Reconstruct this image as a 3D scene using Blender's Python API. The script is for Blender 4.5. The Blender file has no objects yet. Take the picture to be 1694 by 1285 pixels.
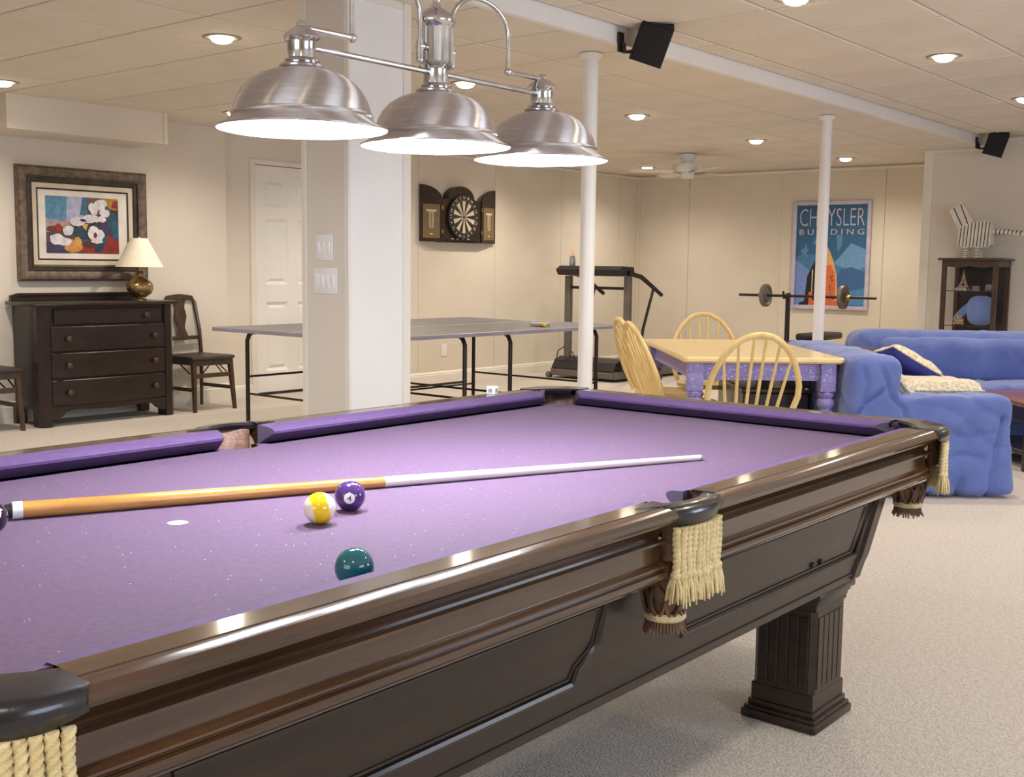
import bpy, bmesh, math, random
from mathutils import Vector, Matrix, noise
random.seed(7)
PI = math.pi
sc = bpy.context.scene
C = bpy.context.collection

# ---------------------------------------------------------------- camera
YAW, PITCH, ROLL, FPX, CAMZ = 0.689696, 0.10732, 0.012258, 1875.07, 1.215
cd = bpy.data.cameras.new('camera'); cam = bpy.data.objects.new('camera', cd); C.objects.link(cam)
fw = Vector((-math.sin(YAW)*math.cos(PITCH), math.cos(YAW)*math.cos(PITCH), -math.sin(PITCH)))
r0 = Vector((math.cos(YAW), math.sin(YAW), 0)); u0 = r0.cross(fw)
rr = r0*math.cos(ROLL) + u0*math.sin(ROLL); uu = -r0*math.sin(ROLL) + u0*math.cos(ROLL)
cam.matrix_world = Matrix(((rr.x, uu.x, -fw.x, 0), (rr.y, uu.y, -fw.y, 0), (rr.z, uu.z, -fw.z, CAMZ), (0, 0, 0, 1)))
cd.sensor_width = 36; cd.sensor_fit = 'HORIZONTAL'; cd.lens = FPX/1694*36
cd.clip_start = 0.05; cd.clip_end = 60
sc.camera = cam

# ---------------------------------------------------------------- world, daylight, exposure
w = bpy.data.worlds.new('world'); sc.world = w; w.use_nodes = True
w.node_tree.nodes['Background'].inputs[0].default_value = (0.55, 0.66, 0.9, 1)
w.node_tree.nodes['Background'].inputs[1].default_value = 0.6
def area(name, loc, target, sx, sy, power, col):
    l = bpy.data.lights.new(name, 'AREA'); l.shape = 'RECTANGLE'; l.size = sx; l.size_y = sy
    l.energy = power; l.color = col
    o = bpy.data.objects.new(name, l); C.objects.link(o); o.location = loc
    o.rotation_euler = (Vector(target)-Vector(loc)).to_track_quat('-Z', 'Y').to_euler()
    return o
# daylight coming in at the two windows of the right-hand wall and the patio window behind the camera
area('daylight_window_a', (2.5, 1.2, 1.45), (-1, 1.2, 1.1), 1.9, 1.25, 26, (0.74, 0.84, 1.0))
area('daylight_window_b', (2.5, 5.2, 1.45), (-1, 5.2, 1.1), 1.9, 1.25, 44, (0.74, 0.84, 1.0))
area('daylight_window_c', (-1.0, -2.4, 1.4), (-1.4, 2, 1.1), 2.4, 1.7, 22, (0.8, 0.88, 1.0))
vs = sc.view_settings
vs.view_transform = 'Standard'; vs.look = 'None'; vs.exposure = 0.72; vs.gamma = 1.0
vs.use_curve_mapping = False
sc.cycles.use_denoising = True
sc.cycles.max_bounces = 7; sc.cycles.diffuse_bounces = 5; sc.cycles.glossy_bounces = 3
sc.cycles.transmission_bounces = 6; sc.cycles.transparent_max_bounces = 8
sc.cycles.sample_clamp_indirect = 6; sc.cycles.caustics_reflective = False; sc.cycles.caustics_refractive = False
CAN_W = 50.0; CAN_COL = (1.0, 0.895, 0.755)       # recessed ceiling lamps
PEND_W = 21.0; PEND_COL = (0.89, 0.935, 1.0)     # bulbs of the billiard pendant

# ---------------------------------------------------------------- colour and materials
def lin(c):
    c = [x/255 for x in c]
    return tuple((x/12.92 if x <= .04045 else ((x+.055)/1.055)**2.4) for x in c) + (1.0,)
def mat(name, col, rough=0.6, metal=0.0, col2=None, nscale=6.0, nstretch=(1,1,1), ndetail=4, bump=0.0, bscale=200.0,
        bstretch=(1,1,1), coat=0.0, spec=0.5, sheen=0.0, aniso=0.0, lo=.35, hi=.65, emit=None, estr=0.0, alpha=1.0, trans=0.0, attr=None,
        specks=None):
    m = bpy.data.materials.new(name); m.use_nodes = True
    nt = m.node_tree; N = nt.nodes; L = nt.links; p = N['Principled BSDF']
    p.inputs['Base Color'].default_value = lin(col); p.inputs['Roughness'].default_value = rough
    p.inputs['Metallic'].default_value = metal; p.inputs['Specular IOR Level'].default_value = spec
    p.inputs['Coat Weight'].default_value = coat; p.inputs['Coat Roughness'].default_value = .08
    p.inputs['Sheen Weight'].default_value = sheen; p.inputs['Anisotropic'].default_value = aniso
    p.inputs['Transmission Weight'].default_value = trans
    if emit: p.inputs['Emission Color'].default_value = lin(emit); p.inputs['Emission Strength'].default_value = estr
    tc = N.new('ShaderNodeTexCoord')
    def coords(st):
        mp = N.new('ShaderNodeMapping'); mp.inputs['Scale'].default_value = st
        L.new(tc.outputs['Object'], mp.inputs['Vector']); return mp.outputs[0]
    out = None
    c2 = col2 if col2 else tuple(max(0, x*0.93) for x in col)
    n = N.new('ShaderNodeTexNoise'); n.inputs['Scale'].default_value = nscale; n.inputs['Detail'].default_value = ndetail
    L.new(coords(nstretch), n.inputs['Vector'])
    mr = N.new('ShaderNodeMapRange'); mr.inputs[1].default_value = lo; mr.inputs[2].default_value = hi
    L.new(n.outputs['Fac'], mr.inputs[0])
    mx = N.new('ShaderNodeMix'); mx.data_type = 'RGBA'
    mx.inputs[6].default_value = lin(col); mx.inputs[7].default_value = lin(c2)
    L.new(mr.outputs[0], mx.inputs[0]); out = mx.outputs[2]
    if attr:
        a = N.new('ShaderNodeAttribute'); a.attribute_name = attr
        m2 = N.new('ShaderNodeMix'); m2.data_type = 'RGBA'; m2.blend_type = 'MULTIPLY'; m2.inputs[0].default_value = 1
        L.new(a.outputs['Color'], m2.inputs[6]); L.new(out, m2.inputs[7]); out = m2.outputs[2]
    if specks:   # specks = (colour, scale, threshold)
        v = N.new('ShaderNodeTexVoronoi'); v.inputs['Scale'].default_value = specks[1]
        L.new(coords((1,1,1)), v.inputs['Vector'])
        lt = N.new('ShaderNodeMath'); lt.operation = 'LESS_THAN'; lt.inputs[1].default_value = specks[2]
        L.new(v.outputs['Distance'], lt.inputs[0])
        wn = N.new('ShaderNodeMath'); wn.operation = 'GREATER_THAN'; wn.inputs[1].default_value = specks[3] if len(specks) > 3 else .6
        sx = N.new('ShaderNodeSeparateColor'); L.new(v.outputs['Color'], sx.inputs[0]); L.new(sx.outputs[0], wn.inputs[0])
        mu = N.new('ShaderNodeMath'); mu.operation = 'MULTIPLY'; L.new(lt.outputs[0], mu.inputs[0]); L.new(wn.outputs[0], mu.inputs[1])
        m3 = N.new('ShaderNodeMix'); m3.data_type = 'RGBA'; m3.inputs[7].default_value = lin(specks[0])
        L.new(mu.outputs[0], m3.inputs[0]); L.new(out, m3.inputs[6]); out = m3.outputs[2]
    L.new(out, p.inputs['Base Color'])
    if bump:
        b = N.new('ShaderNodeTexNoise'); b.inputs['Scale'].default_value = bscale; b.inputs['Detail'].default_value = 3
        L.new(coords(bstretch), b.inputs['Vector'])
        bp = N.new('ShaderNodeBump'); bp.inputs['Strength'].default_value = bump; bp.inputs['Distance'].default_value = .01
        L.new(b.outputs['Fac'], bp.inputs['Height']); L.new(bp.outputs[0], p.inputs['Normal'])
    if aniso:
        tg = N.new('ShaderNodeTangent'); tg.direction_type = 'RADIAL'; tg.axis = 'Z'; L.new(tg.outputs[0], p.inputs['Tangent'])
    if alpha < 1:
        p.inputs['Alpha'].default_value = alpha
    return m
M = {}
M['wall'] = mat('wall_paint', (222, 214, 203), .75, col2=(217, 209, 197), nscale=1.5, bump=.05, bscale=260)
M['panel'] = mat('wall_panel_paint', (222, 213, 198), .6, col2=(217, 207, 191), nscale=2, bump=.05, bscale=300)
M['trim'] = mat('white_trim_paint', (232, 226, 216), .4, col2=(226, 220, 209), nscale=3)
M['white'] = mat('white_enamel_paint', (236, 234, 232), .35, col2=(231, 229, 226), nscale=3)
M['ceil'] = mat('ceiling_tile_texture', (228, 220, 208), .85, col2=(222, 213, 200), nscale=2.2, bump=.35, bscale=60, bstretch=(1, 3.5, 1))
M['carpet'] = mat('beige_loop_carpet', (214, 204, 194), .95, col2=(196, 186, 174), nscale=70, ndetail=2, bump=.9, bscale=115, bstretch=(1, 1.6, 1), sheen=.2)
M['cloth'] = mat('purple_billiard_cloth', (91, 67, 96), .9, col2=(82, 59, 87), nscale=90, ndetail=6, bump=.12, bscale=700, sheen=.04,
                 specks=((236, 230, 240), 58, .06, .62))
M['cloth_rail'] = mat('purple_cushion_cloth', (86, 61, 106), .85, col2=(78, 54, 98), nscale=60, bump=.1, bscale=600, sheen=.03)
M['walnut'] = mat('dark_varnished_rail_wood', (80, 54, 33), .17, col2=(60, 40, 24), nscale=4, nstretch=(10, .8, 10), ndetail=6, coat=.7, spec=.5)
M['walnut_dk'] = mat('dark_stained_cabinet_wood', (54, 41, 31), .34, col2=(40, 30, 23), nscale=4, nstretch=(9, 1, 9), ndetail=6, coat=.15, spec=.4)
M['leather_bk'] = mat('black_pocket_leather', (15, 13, 16), .28, col2=(22, 19, 22), nscale=30, bump=.05, bscale=120, coat=.5)
M['leather_br'] = mat('worn_brown_leather', (94, 65, 47), .6, col2=(128, 96, 84), nscale=45, bump=.3, bscale=90)
M['facing'] = mat('dark_jaw_facing', (74, 66, 84), .7, nscale=30)
M['net'] = mat('brown_leather_net', (124, 94, 66), .6, col2=(88, 65, 46), nscale=30, bump=.3, bscale=120)
M['rope'] = mat('cream_fringe_cord', (226, 208, 158), .8, col2=(206, 184, 128), nscale=60, bump=.4, bscale=400, sheen=.3)
M['nickel'] = mat('brushed_nickel', (226, 220, 218), .40, 1.0, col2=(212, 207, 204), nscale=18, nstretch=(1, 1, 12), aniso=1.0)
M['nickel'].node_tree.nodes['Principled BSDF'].inputs['Anisotropic Rotation'].default_value = .19
M['chrome'] = mat('polished_nickel', (226, 224, 224), .14, 1.0, col2=(196, 194, 192), nscale=20)
M['enamel_in'] = mat('white_shade_lining', (250, 250, 250), .5, emit=(250, 250, 255), estr=0.0)
M['bulb'] = mat('lit_frosted_bulb', (255, 255, 255), .5, emit=(246, 248, 255), estr=60)
M['can_glow'] = mat('lit_flood_lamp', (255, 255, 255), .5, emit=(255, 236, 205), estr=12)
M['can_ring'] = mat('grey_lamp_trim', (150, 142, 132), .5)
M['mahog'] = mat('dark_mahogany', (46, 31, 26), .32, col2=(35, 23, 20), nscale=5, nstretch=(6, 1.2, 6), ndetail=5, coat=.2)
M['chairwood'] = mat('dark_walnut_chair', (78, 58, 42), .4, col2=(60, 44, 32), nscale=8, nstretch=(4, 4, 1), coat=.2)
M['seat_dk'] = mat('black_vinyl_seat', (48, 42, 42), .45, bump=.1, bscale=120)
M['bronze'] = mat('aged_bronze', (184, 158, 108), .3, .8, col2=(112, 92, 60), nscale=16)
M['shade'] = mat('ivory_lamp_shade', (240, 230, 212), .8, col2=(234, 222, 202), nscale=20)
M['frame'] = mat('weathered_grey_brown_frame', (124, 107, 93), .5, col2=(88, 74, 64), nscale=12, nstretch=(2, 2, 2), ndetail=7, bump=.3, bscale=80)
M['frame_in'] = mat('dark_inner_moulding', (74, 62, 54), .45, col2=(54, 45, 39), nscale=14, bump=.2, bscale=90)
M['frame_dk'] = mat('dark_frame_fillet', (58, 46, 40), .45, nscale=15)
M['linen'] = mat('linen_liner', (222, 210, 188), .85, bump=.2, bscale=300)
M['matboard'] = mat('cream_mat_board', (240, 236, 226), .9)
M['brass'] = mat('brass', (176, 146, 88), .3, .9)
M['dark_metal'] = mat('dark_grey_metal_tube', (58, 52, 50), .4, .6)
M['ppgrey'] = mat('grey_table_tennis_top', (116, 112, 112), .5, col2=(110, 106, 106), nscale=4)
M['ppedge'] = mat('pale_lilac_edge_band', (152, 148, 164), .4)
M['black'] = mat('black_plastic', (32, 29, 29), .45, col2=(38, 34, 34), nscale=30)
M['black_cloth'] = mat('black_speaker_cloth', (26, 24, 25), .85, bump=.2, bscale=500)
M['tgrey'] = mat('grey_painted_steel', (112, 104, 100), .45, .3)
M['ash'] = mat('pale_yellow_ash_wood', (228, 200, 138), .38, col2=(216, 184, 118), nscale=6, nstretch=(6, 6, 1), coat=.2)
M['ash_top'] = mat('pale_yellow_table_top', (230, 207, 153), .28, col2=(224, 198, 140), nscale=5, nstretch=(1, 8, 1), coat=.3)
M['bluespeck'] = mat('lilac_blue_sponge_paint', (118, 122, 186), .5, col2=(150, 132, 190), nscale=70, ndetail=3, specks=((222, 216, 234), 80, .26, .55))
M['blue'] = mat('blue_cotton_slipcover', (94, 112, 174), .9, col2=(84, 100, 162), nscale=5, bump=.55, bscale=13, sheen=.3)
M['blue_dk'] = mat('dark_blue_pillow_cloth', (62, 66, 146), .85, bump=.15, bscale=300)
M['boucle'] = mat('cream_boucle', (232, 222, 200), .95, col2=(198, 178, 142), nscale=55, bump=1.0, bscale=95, sheen=.3)
M['redwood'] = mat('reddish_table_top', (136, 84, 78), .3, col2=(120, 70, 64), nscale=6, nstretch=(1, 6, 1), coat=.3)
M['glass'] = mat('clear_glass', (70, 76, 76), .04, alpha=.05)
M['zebra_w'] = mat('white_painted_wood', (232, 224, 212), .6)
M['zebra_k'] = mat('black_paint_line', (30, 26, 26), .6)
M['print'] = mat('printed_colour', (255, 255, 255), .45, col2=(236, 236, 236), nscale=30, attr='col')
M['paint'] = mat('oil_paint_strokes', (255, 255, 255), .5, col2=(222, 222, 226), nscale=30, ndetail=8, bump=.4, bscale=70, attr='col')
M['silver'] = mat('lilac_silver_frame', (206, 200, 220), .35, .2)
M['plate'] = mat('grey_cast_plate', (116, 110, 102), .5, .3)
M['plush'] = mat('soft_blue_plush', (122, 146, 214), .95, sheen=.6, bump=.3, bscale=160)
M['tan'] = mat('tan_figurine', (214, 182, 146), .7, col2=(190, 150, 120), nscale=60)
M['stone'] = mat('grey_stone_figurine', (156, 150, 156), .6, col2=(120, 116, 124), nscale=60)
M['crystal'] = mat('cream_resin', (222, 206, 186), .4, col2=(176, 150, 126), nscale=80)
M['cue_butt'] = mat('honey_maple_cue', (206, 154, 82), .22, col2=(178, 122, 58), nscale=9, nstretch=(6, 1, 6), coat=.6)
M['cue_shaft'] = mat('pale_maple_cue_shaft', (236, 228, 224), .25, col2=(228, 218, 212), nscale=9, nstretch=(6, 1, 6), coat=.6)
M['ivory'] = mat('white_ivory_plastic', (244, 244, 246), .2, coat=.3)
M['paper'] = mat('white_paper_disc', (176, 166, 186), .8)
M['yellow'] = mat('yellow_rubber', (222, 184, 40), .5)

# ---------------------------------------------------------------- mesh helpers
class B:
    def __init__(s, o=(0, 0, 0)): s.v = []; s.f = []; s.o = Vector(o); s.c = []
    def add(s, vs, fs, X=None):
        k = len(s.v)
        for p in vs:
            p = Vector(p)
            if X is not None: p = X @ p
            s.v.append(p - s.o)
        s.f += [[i+k for i in f] for f in fs]
        return s
    def box(s, x0, x1, y0, y1, z0, z1, bev=0, seg=1, X=None):
        if bev <= 0:
            vs = [(x, y, z) for x in (x0, x1) for y in (y0, y1) for z in (z0, z1)]
            return s.add(vs, [(0,1,3,2), (4,6,7,5), (0,4,5,1), (2,3,7,6), (0,2,6,4), (1,5,7,3)], X)
        bm = bmesh.new(); bmesh.ops.create_cube(bm, size=1)
        for v in bm.verts: v.co = Vector(((x0+x1)/2+v.co.x*(x1-x0), (y0+y1)/2+v.co.y*(y1-y0), (z0+z1)/2+v.co.z*(z1-z0)))
        bmesh.ops.bevel(bm, geom=bm.edges[:], offset=bev, segments=seg, profile=.5, affect='EDGES')
        bm.verts.index_update()
        s.add([v.co.copy() for v in bm.verts], [[v.index for v in f.verts] for f in bm.faces], X); bm.free(); return s
    def loft(s, rings, caps=True, closed=False, X=None):
        n = len(rings[0]); vs = [p for r in rings for p in r]; fs = []
        m = len(rings)
        for i in range(m if closed else m-1):
            a = i*n; b = ((i+1) % m)*n
            for j in range(n):
                fs.append((a+j, a+(j+1) % n, b+(j+1) % n, b+j))
        if caps and not closed: fs += [list(range(n))[::-1], [(m-1)*n+j for j in range(n)]]
        return s.add(vs, fs, X)
    def tube(s, pts, r, n=8, caps=True, closed=False, X=None):
        pts = [Vector(p) for p in pts]; m = len(pts)
        rs = r if isinstance(r, (list, tuple)) else [r]*m
        rings = []; up = None
        for i in range(m):
            a = pts[(i-1) % m] if (closed or i) else pts[0]; b = pts[(i+1) % m] if (closed or i < m-1) else pts[-1]
            t = (b-a).normalized()
            if up is None:
                up = Vector((0, 0, 1)) if abs(t.z) < .9 else Vector((1, 0, 0))
            up = (up - t*up.dot(t)).normalized(); q = t.cross(up)
            rings.append([pts[i] + (up*math.cos(2*PI*j/n) + q*math.sin(2*PI*j/n))*rs[i] for j in range(n)])
        return s.loft(rings, caps, closed, X)
    def cyl(s, p0, p1, r0, r1=None, n=12, X=None):
        return s.tube([p0, p1], [r0, r0 if r1 is None else r1], n, X=X)
    def lathe(s, prof, c=(0, 0, 0), n=24, caps=True, X=None):
        c = Vector(c)
        rings = [[c + Vector((r*math.cos(2*PI*j/n), r*math.sin(2*PI*j/n), z)) for j in range(n)] for r, z in prof]
        return s.loft(rings, caps, X=X)
    def prism(s, poly, axis, a, b, X=None):
        def P(p, t):
            return {'x': (t, p[0], p[1]), 'y': (p[0], t, p[1]), 'z': (p[0], p[1], t)}[axis]
        n = len(poly); vs = [P(p, a) for p in poly] + [P(p, b) for p in poly]
        fs = [list(range(n))[::-1], list(range(n, 2*n))] + [(i, (i+1) % n, n+(i+1) % n, n+i) for i in range(n)]
        return s.add(vs, fs, X)
    def sphere(s, c, r, n=16, m=10, X=None):
        c = Vector(c); rx, ry, rz = r if isinstance(r, (tuple, list)) else (r, r, r)
        rings = []
        for i in range(1, m):
            t = PI*i/m
            rings.append([c+Vector((rx*math.sin(t)*math.cos(2*PI*j/n), ry*math.sin(t)*math.sin(2*PI*j/n), -rz*math.cos(t))) for j in range(n)])
        vs = [p for q in rings for p in q] + [c-Vector((0, 0, rz)), c+Vector((0, 0, rz))]
        fs = []
        for i in range(m-2):
            for j in range(n): fs.append((i*n+j, i*n+(j+1) % n, (i+1)*n+(j+1) % n, (i+1)*n+j))
        k = len(vs)
        for j in range(n):
            fs.append((k-2, (j+1) % n, j)); fs.append((k-1, (m-2)*n+j, (m-2)*n+(j+1) % n))
        return s.add(vs, fs, X)
    def mesh(s, name, smooth=35):
        me = bpy.data.meshes.new(name); me.from_pydata([tuple(p) for p in s.v], [], s.f)
        bm = bmesh.new(); bm.from_mesh(me); bmesh.ops.recalc_face_normals(bm, faces=bm.faces[:]); bm.to_mesh(me); bm.free()
        if smooth:
            me.polygons.foreach_set('use_smooth', [True]*len(me.polygons)); me.set_sharp_from_angle(angle=math.radians(smooth))
        return me
def tag(o, label=None, cat=None, group=None, kind=None):
    if label: o['label'] = label
    if cat: o['category'] = cat
    if group: o['group'] = group
    if kind: o['kind'] = kind
    return o
def obj(name, b, m, parent=None, smooth=35, loc=None, rotz=None):
    me = b if isinstance(b, bpy.types.Mesh) else b.mesh(name, smooth)
    if not me.materials: me.materials.append(M[m])
    o = bpy.data.objects.new(name, me); C.objects.link(o)
    if parent: o.parent = parent
    if loc is not None: o.location = loc
    if rotz is not None: o.rotation_euler = (0, 0, rotz)
    return o
def thing(name, label, cat, loc=(0, 0, 0), rotz=0, group=None):
    o = bpy.data.objects.new(name, None); C.objects.link(o); o.location = loc; o.rotation_euler = (0, 0, rotz)
    o.empty_display_size = .1
    return tag(o, label, cat, group)
def struct(name, b, m, label, smooth=35):
    return tag(obj(name, b, m, None, smooth), label, None, None, 'structure')
def dup(o, parent=None, loc=None, rotz=None, label=None, group=None):
    c = o.copy(); C.objects.link(c); c.parent = parent
    if loc is not None: c.location = loc
    if rotz is not None: c.rotation_euler = (0, 0, rotz)
    if label: c['label'] = label
    if group: c['group'] = group
    for ch in list(o.children): dup(ch, c)
    return c
def organic(name, b, voxel, m, parent, disp=None, smooth_it=6, loc=None):
    me = b.mesh(name, 0); t = bpy.data.objects.new(name, me); C.objects.link(t)
    r = t.modifiers.new('r', 'REMESH'); r.mode = 'VOXEL'; r.voxel_size = voxel
    q = t.modifiers.new('s', 'SMOOTH'); q.iterations = smooth_it; q.factor = .5
    dg = bpy.context.evaluated_depsgraph_get(); me2 = bpy.data.meshes.new_from_object(t.evaluated_get(dg))
    bpy.data.objects.remove(t); bpy.data.meshes.remove(me)
    if disp:
        ns = [v.normal.copy() for v in me2.vertices]
        for v, nn in zip(me2.vertices, ns): v.co = v.co + disp(v.co, nn)
    me2.name = name; me2.materials.clear()
    me2.polygons.foreach_set('use_smooth', [True]*len(me2.polygons))
    return obj(name, me2, m, parent, loc=loc)
def flat_print(name, shapes, size, m, parent, X):
    """layered flat colour shapes: shapes = [(rgb, [(u, v), ...])], unit square scaled by size and placed with matrix X"""
    vs, fs, cols = [], [], []
    for k, (c, pts) in enumerate(shapes):
        i = len(vs)
        vs += [tuple(X @ Vector((u*size[0], v*size[1], .00025*k))) for u, v in pts]
        fs.append(list(range(i, len(vs)))); cols.append(lin(c))
    me = bpy.data.meshes.new(name); me.from_pydata(vs, [], fs)
    at = me.color_attributes.new('col', 'FLOAT_COLOR', 'CORNER')
    for p in me.polygons:
        for li in p.loop_indices: at.data[li].color = cols[p.index]
    return obj(name, me, m, parent)
def text_mesh(txt, sx, sy, bold=0.0, extr=.0006, res=2):
    cu = bpy.data.curves.new('lettering', 'FONT'); cu.body = txt; cu.size = 1; cu.extrude = extr; cu.offset = bold; cu.resolution_u = res
    o = bpy.data.objects.new('lettering', cu); C.objects.link(o)
    dg = bpy.context.evaluated_depsgraph_get(); me = bpy.data.meshes.new_from_object(o.evaluated_get(dg))
    bpy.data.objects.remove(o)
    xs = [v.co.x for v in me.vertices]; ys = [v.co.y for v in me.vertices]
    x0, x1, y0, y1 = min(xs), max(xs), min(ys), max(ys)
    for v in me.vertices: v.co = Vector(((v.co.x-x0)/(x1-x0)*sx, (v.co.y-y0)/(y1-y0)*sy, v.co.z))
    return me
def cf(r, d):  # point at r metres to the right and d metres ahead of the photographer's spot
    return (r*math.cos(YAW)-d*math.sin(YAW), r*math.sin(YAW)+d*math.cos(YAW))
# ================================================================ THE ROOM
XA, XB, XC, YD, YE, XE, XBEAM, ZB, ZF = -8.27, -8.41, -8.06, 12.26, 10.94, -3.965, -3.40, 2.357, 2.435
XR, YN = 2.6, -2.5
struct('floor', B().box(XB-.3, XR+.2, YN-.2, YD+.2, -.1, 0), 'carpet', 'beige loop pile carpet covering the whole floor')
# ceilings: slabs with separate tiles
cb = struct('ceiling', B().box(XB-.3, XBEAM, YN-.2, YD+.2, ZB+.012, ZB+.2), 'ceil', 'lower tiled ceiling over the far side of the room')
cf_ = struct('ceiling', B().box(XBEAM, XR+.2, YN-.2, YD+.2, ZF+.012, ZF+.2), 'ceil', 'higher tiled ceiling over the pool table side')
def tiles(parent, xs, ys, z):
    cache = {}
    for i in range(len(xs)-1):
        for j in range(len(ys)-1):
            wx, wy = round(xs[i+1]-xs[i], 3), round(ys[j+1]-ys[j], 3)
            if (wx, wy) not in cache:
                g, e = .0065, .010
                x0, x1, y0, y1 = -wx/2+g, wx/2-g, -wy/2+.0075, wy/2-.0075
                b = B().add([(x0, y0, .014), (x1, y0, .014), (x1, y1, .014), (x0, y1, .014), (x0, y0, .004), (x1, y0, .004), (x1, y1, .004), (x0, y1, .004),
                             (x0+e, y0+e, 0), (x1-e, y0+e, 0), (x1-e, y1-e, 0), (x0+e, y1-e, 0)],
                            [(0,1,2,3), (0,4,5,1), (1,5,6,2), (2,6,7,3), (3,7,4,0), (4,8,9,5), (5,9,10,6), (6,10,11,7), (7,11,8,4), (8,11,10,9)])
                cache[(wx, wy)] = b.mesh('ceiling_tile', 0); cache[(wx, wy)].materials.append(M['ceil'])
            o = bpy.data.objects.new('ceiling_tile', cache[(wx, wy)]); C.objects.link(o); o.parent = parent
            o.location = ((xs[i]+xs[i+1])/2, (ys[j]+ys[j+1])/2, z)
xs = [-3.415-.0, -3.97] + [-3.97-.61*k for k in range(1, 7)] + [-8.05]
tiles(cb, sorted(xs), [2.07+.61*k for k in range(17)], ZB)
tiles(cf_, sorted([XBEAM+.03, -3.21, -2.6, -1.99, -1.38, -.77]), [2.59+.61*k for k in range(14)], ZF)
# the step between the ceilings: a painted fascia board
struct('trim_1', B().box(XBEAM-.02, XBEAM+.018, YN, YE, ZB-.004, ZF+.05), 'white', 'white painted fascia board where the ceiling steps down')
# walls
def wall(name, b, label, m='wall'): return struct(name, b, m, label)
wall('wall_left', B().box(XA-.2, XA, YN, 6.09, 0, ZB+.1), 'plain beige wall behind the dark dresser and the framed painting')
wall('wall_recess', B().box(XB-.2, XB, 6.0, 6.50, 0, ZB+.1).box(XB-.2, XB, 7.40, 7.62, 0, ZB+.1).box(XB-.2, XB, 6.50, 7.40, 2.11, ZB+.1).box(XB-.2, XB-.12, 6.50, 7.40, 0, 2.15),
     'beige wall around the white panelled door')
wc = wall('wall_back', B().box(XC-.55, XC-.012, 7.6, YD+.2, 0, ZB+.1), 'beige panelled wall carrying the dartboard cabinet', 'panel')
seams = [7.6, 8.262, 9.45, 10.637, 11.824, YD-.012]
for a, c in zip(seams[:-1], seams[1:]): obj('wall_panel', B().box(XC-.014, XC, a+.002, c-.002, .0, ZB+.02, .0015), 'panel', wc)
wd = wall('wall_far', B().box(XC-.3, XE+.3, YD+.012, YD+.3, 0, ZB+.1), 'beige panelled far wall behind the weight bench', 'panel')
seams = [XC, -7.318, -6.10, -4.853, XE+.05]
for a, c in zip(seams[:-1], seams[1:]): obj('wall_panel', B().box(a+.002, c-.002, YD, YD+.014, 0, ZB+.02, .0015), 'panel', wd)
obj('batten', B().box(-6.122, -6.082, YD-.006, YD+.004, 0, ZB, .002), 'panel', wd)
obj('corner_batten', B().box(XC-.002, XC+.03, YD-.03, YD+.002, 0, ZB, .004), 'panel', wd)
we = wall('wall_right_far', B().box(XE, XR+.2, YE, YE+.2, 0, ZF+.1).box(XE, XE+.2, YE+.1, YD+.1, 0, ZB+.1), 'taupe wall behind the curio cabinet and sofa')
obj('corner_trim', B().box(XE-.002, XE+.085, YE-.006, YE+.002, 0, ZB-.02, .002), 'trim', we)
# walls behind and to the right of the photographer, with window openings
def holed(name, axis, pos, th, a0, a1, wins, z1, label):
    b = B(); z0w, z1w = .85, 2.1
    cuts = [a0]
    for p, q in wins: cuts += [p, q]
    cuts.append(a1)
    def bx(p, q, za, zb):
        if axis == 'x': b.box(pos, pos+th, p, q, za, zb)
        else: b.box(p, q, pos, pos+th, za, zb)
    for i in range(0, len(cuts), 2): bx(cuts[i], cuts[i+1], 0, z1)
    for p, q in wins: bx(p, q, 0, z0w); bx(p, q, z1w, z1)
    return wall(name, b, label)
holed('wall_right', 'x', XR, .2, YN, YE+.2, [(.2, 2.2), (4.2, 6.2)], ZF+.1, 'beige wall with two windows to the right of the table')
holed('wall_rear', 'y', YN-.2, .2, XB-.2, XR+.2, [(-2.3, .3)], ZF+.1, 'beige wall with a wide window behind the photographer')
def window(n, axis, pos, a0, a1):
    b = B(); w_ = .05
    def bx(p, q, za, zb):
        if axis == 'x': b.box(pos, pos+.06, p, q, za, zb, .004)
        else: b.box(p, q, pos, pos+.06, za, zb, .004)
    bx(a0, a0+w_, .85, 2.1); bx(a1-w_, a1, .85, 2.1); bx(a0, a1, .85, .9); bx(a0, a1, 2.05, 2.1); m_ = (a0+a1)/2; bx(m_-.025, m_+.025, .85, 2.1)
    o = struct('window_%d' % n, b, 'white', 'white framed sliding window number %d of the daylight side' % n)
window(1, 'x', XR+.12, .2, 2.2); window(2, 'x', XR+.12, 4.2, 6.2); window(3, 'y', YN-.18, -2.3, .3)
# baseboards and crown strips
def base_prof(h, t): return [(0, 0), (t, 0), (t, h*.72), (t*.7, h*.76), (t*.75, h*.86), (t*.35, h*.95), (0, h)]
def board_x(name, X, y0, y1, h, t, label):   # runs along y on a wall facing +x
    return struct(name, B().prism([(X+p, z) for p, z in base_prof(h, t)], 'y', y0, y1), 'trim', label, 20)
board_x('baseboard_left', XA, YN, 6.09, .165, .018, 'tall white moulded baseboard along the dresser wall')
board_x('baseboard_recess', XB, 6.09, 6.45, .11, .015, 'low white baseboard beside the panelled door')
board_x('baseboard_back', XC, 7.62, YD, .12, .016, 'white baseboard under the dartboard wall')
struct('baseboard_far', B().prism([(YD-p, z) for p, z in base_prof(.12, .016)], 'x', XC, XE), 'trim', 'white baseboard along the far wall', 20)
struct('baseboard_right', B().prism([(YE-p, z) for p, z in base_prof(.12, .016)], 'x', XE, XR), 'trim', 'white baseboard below the curio cabinet wall', 20)
struct('trim_2', B().box(XC, XE, YD-.02, YD, ZB-.035, ZB, .006), 'trim', 'cream crown strip along the far wall')
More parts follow.
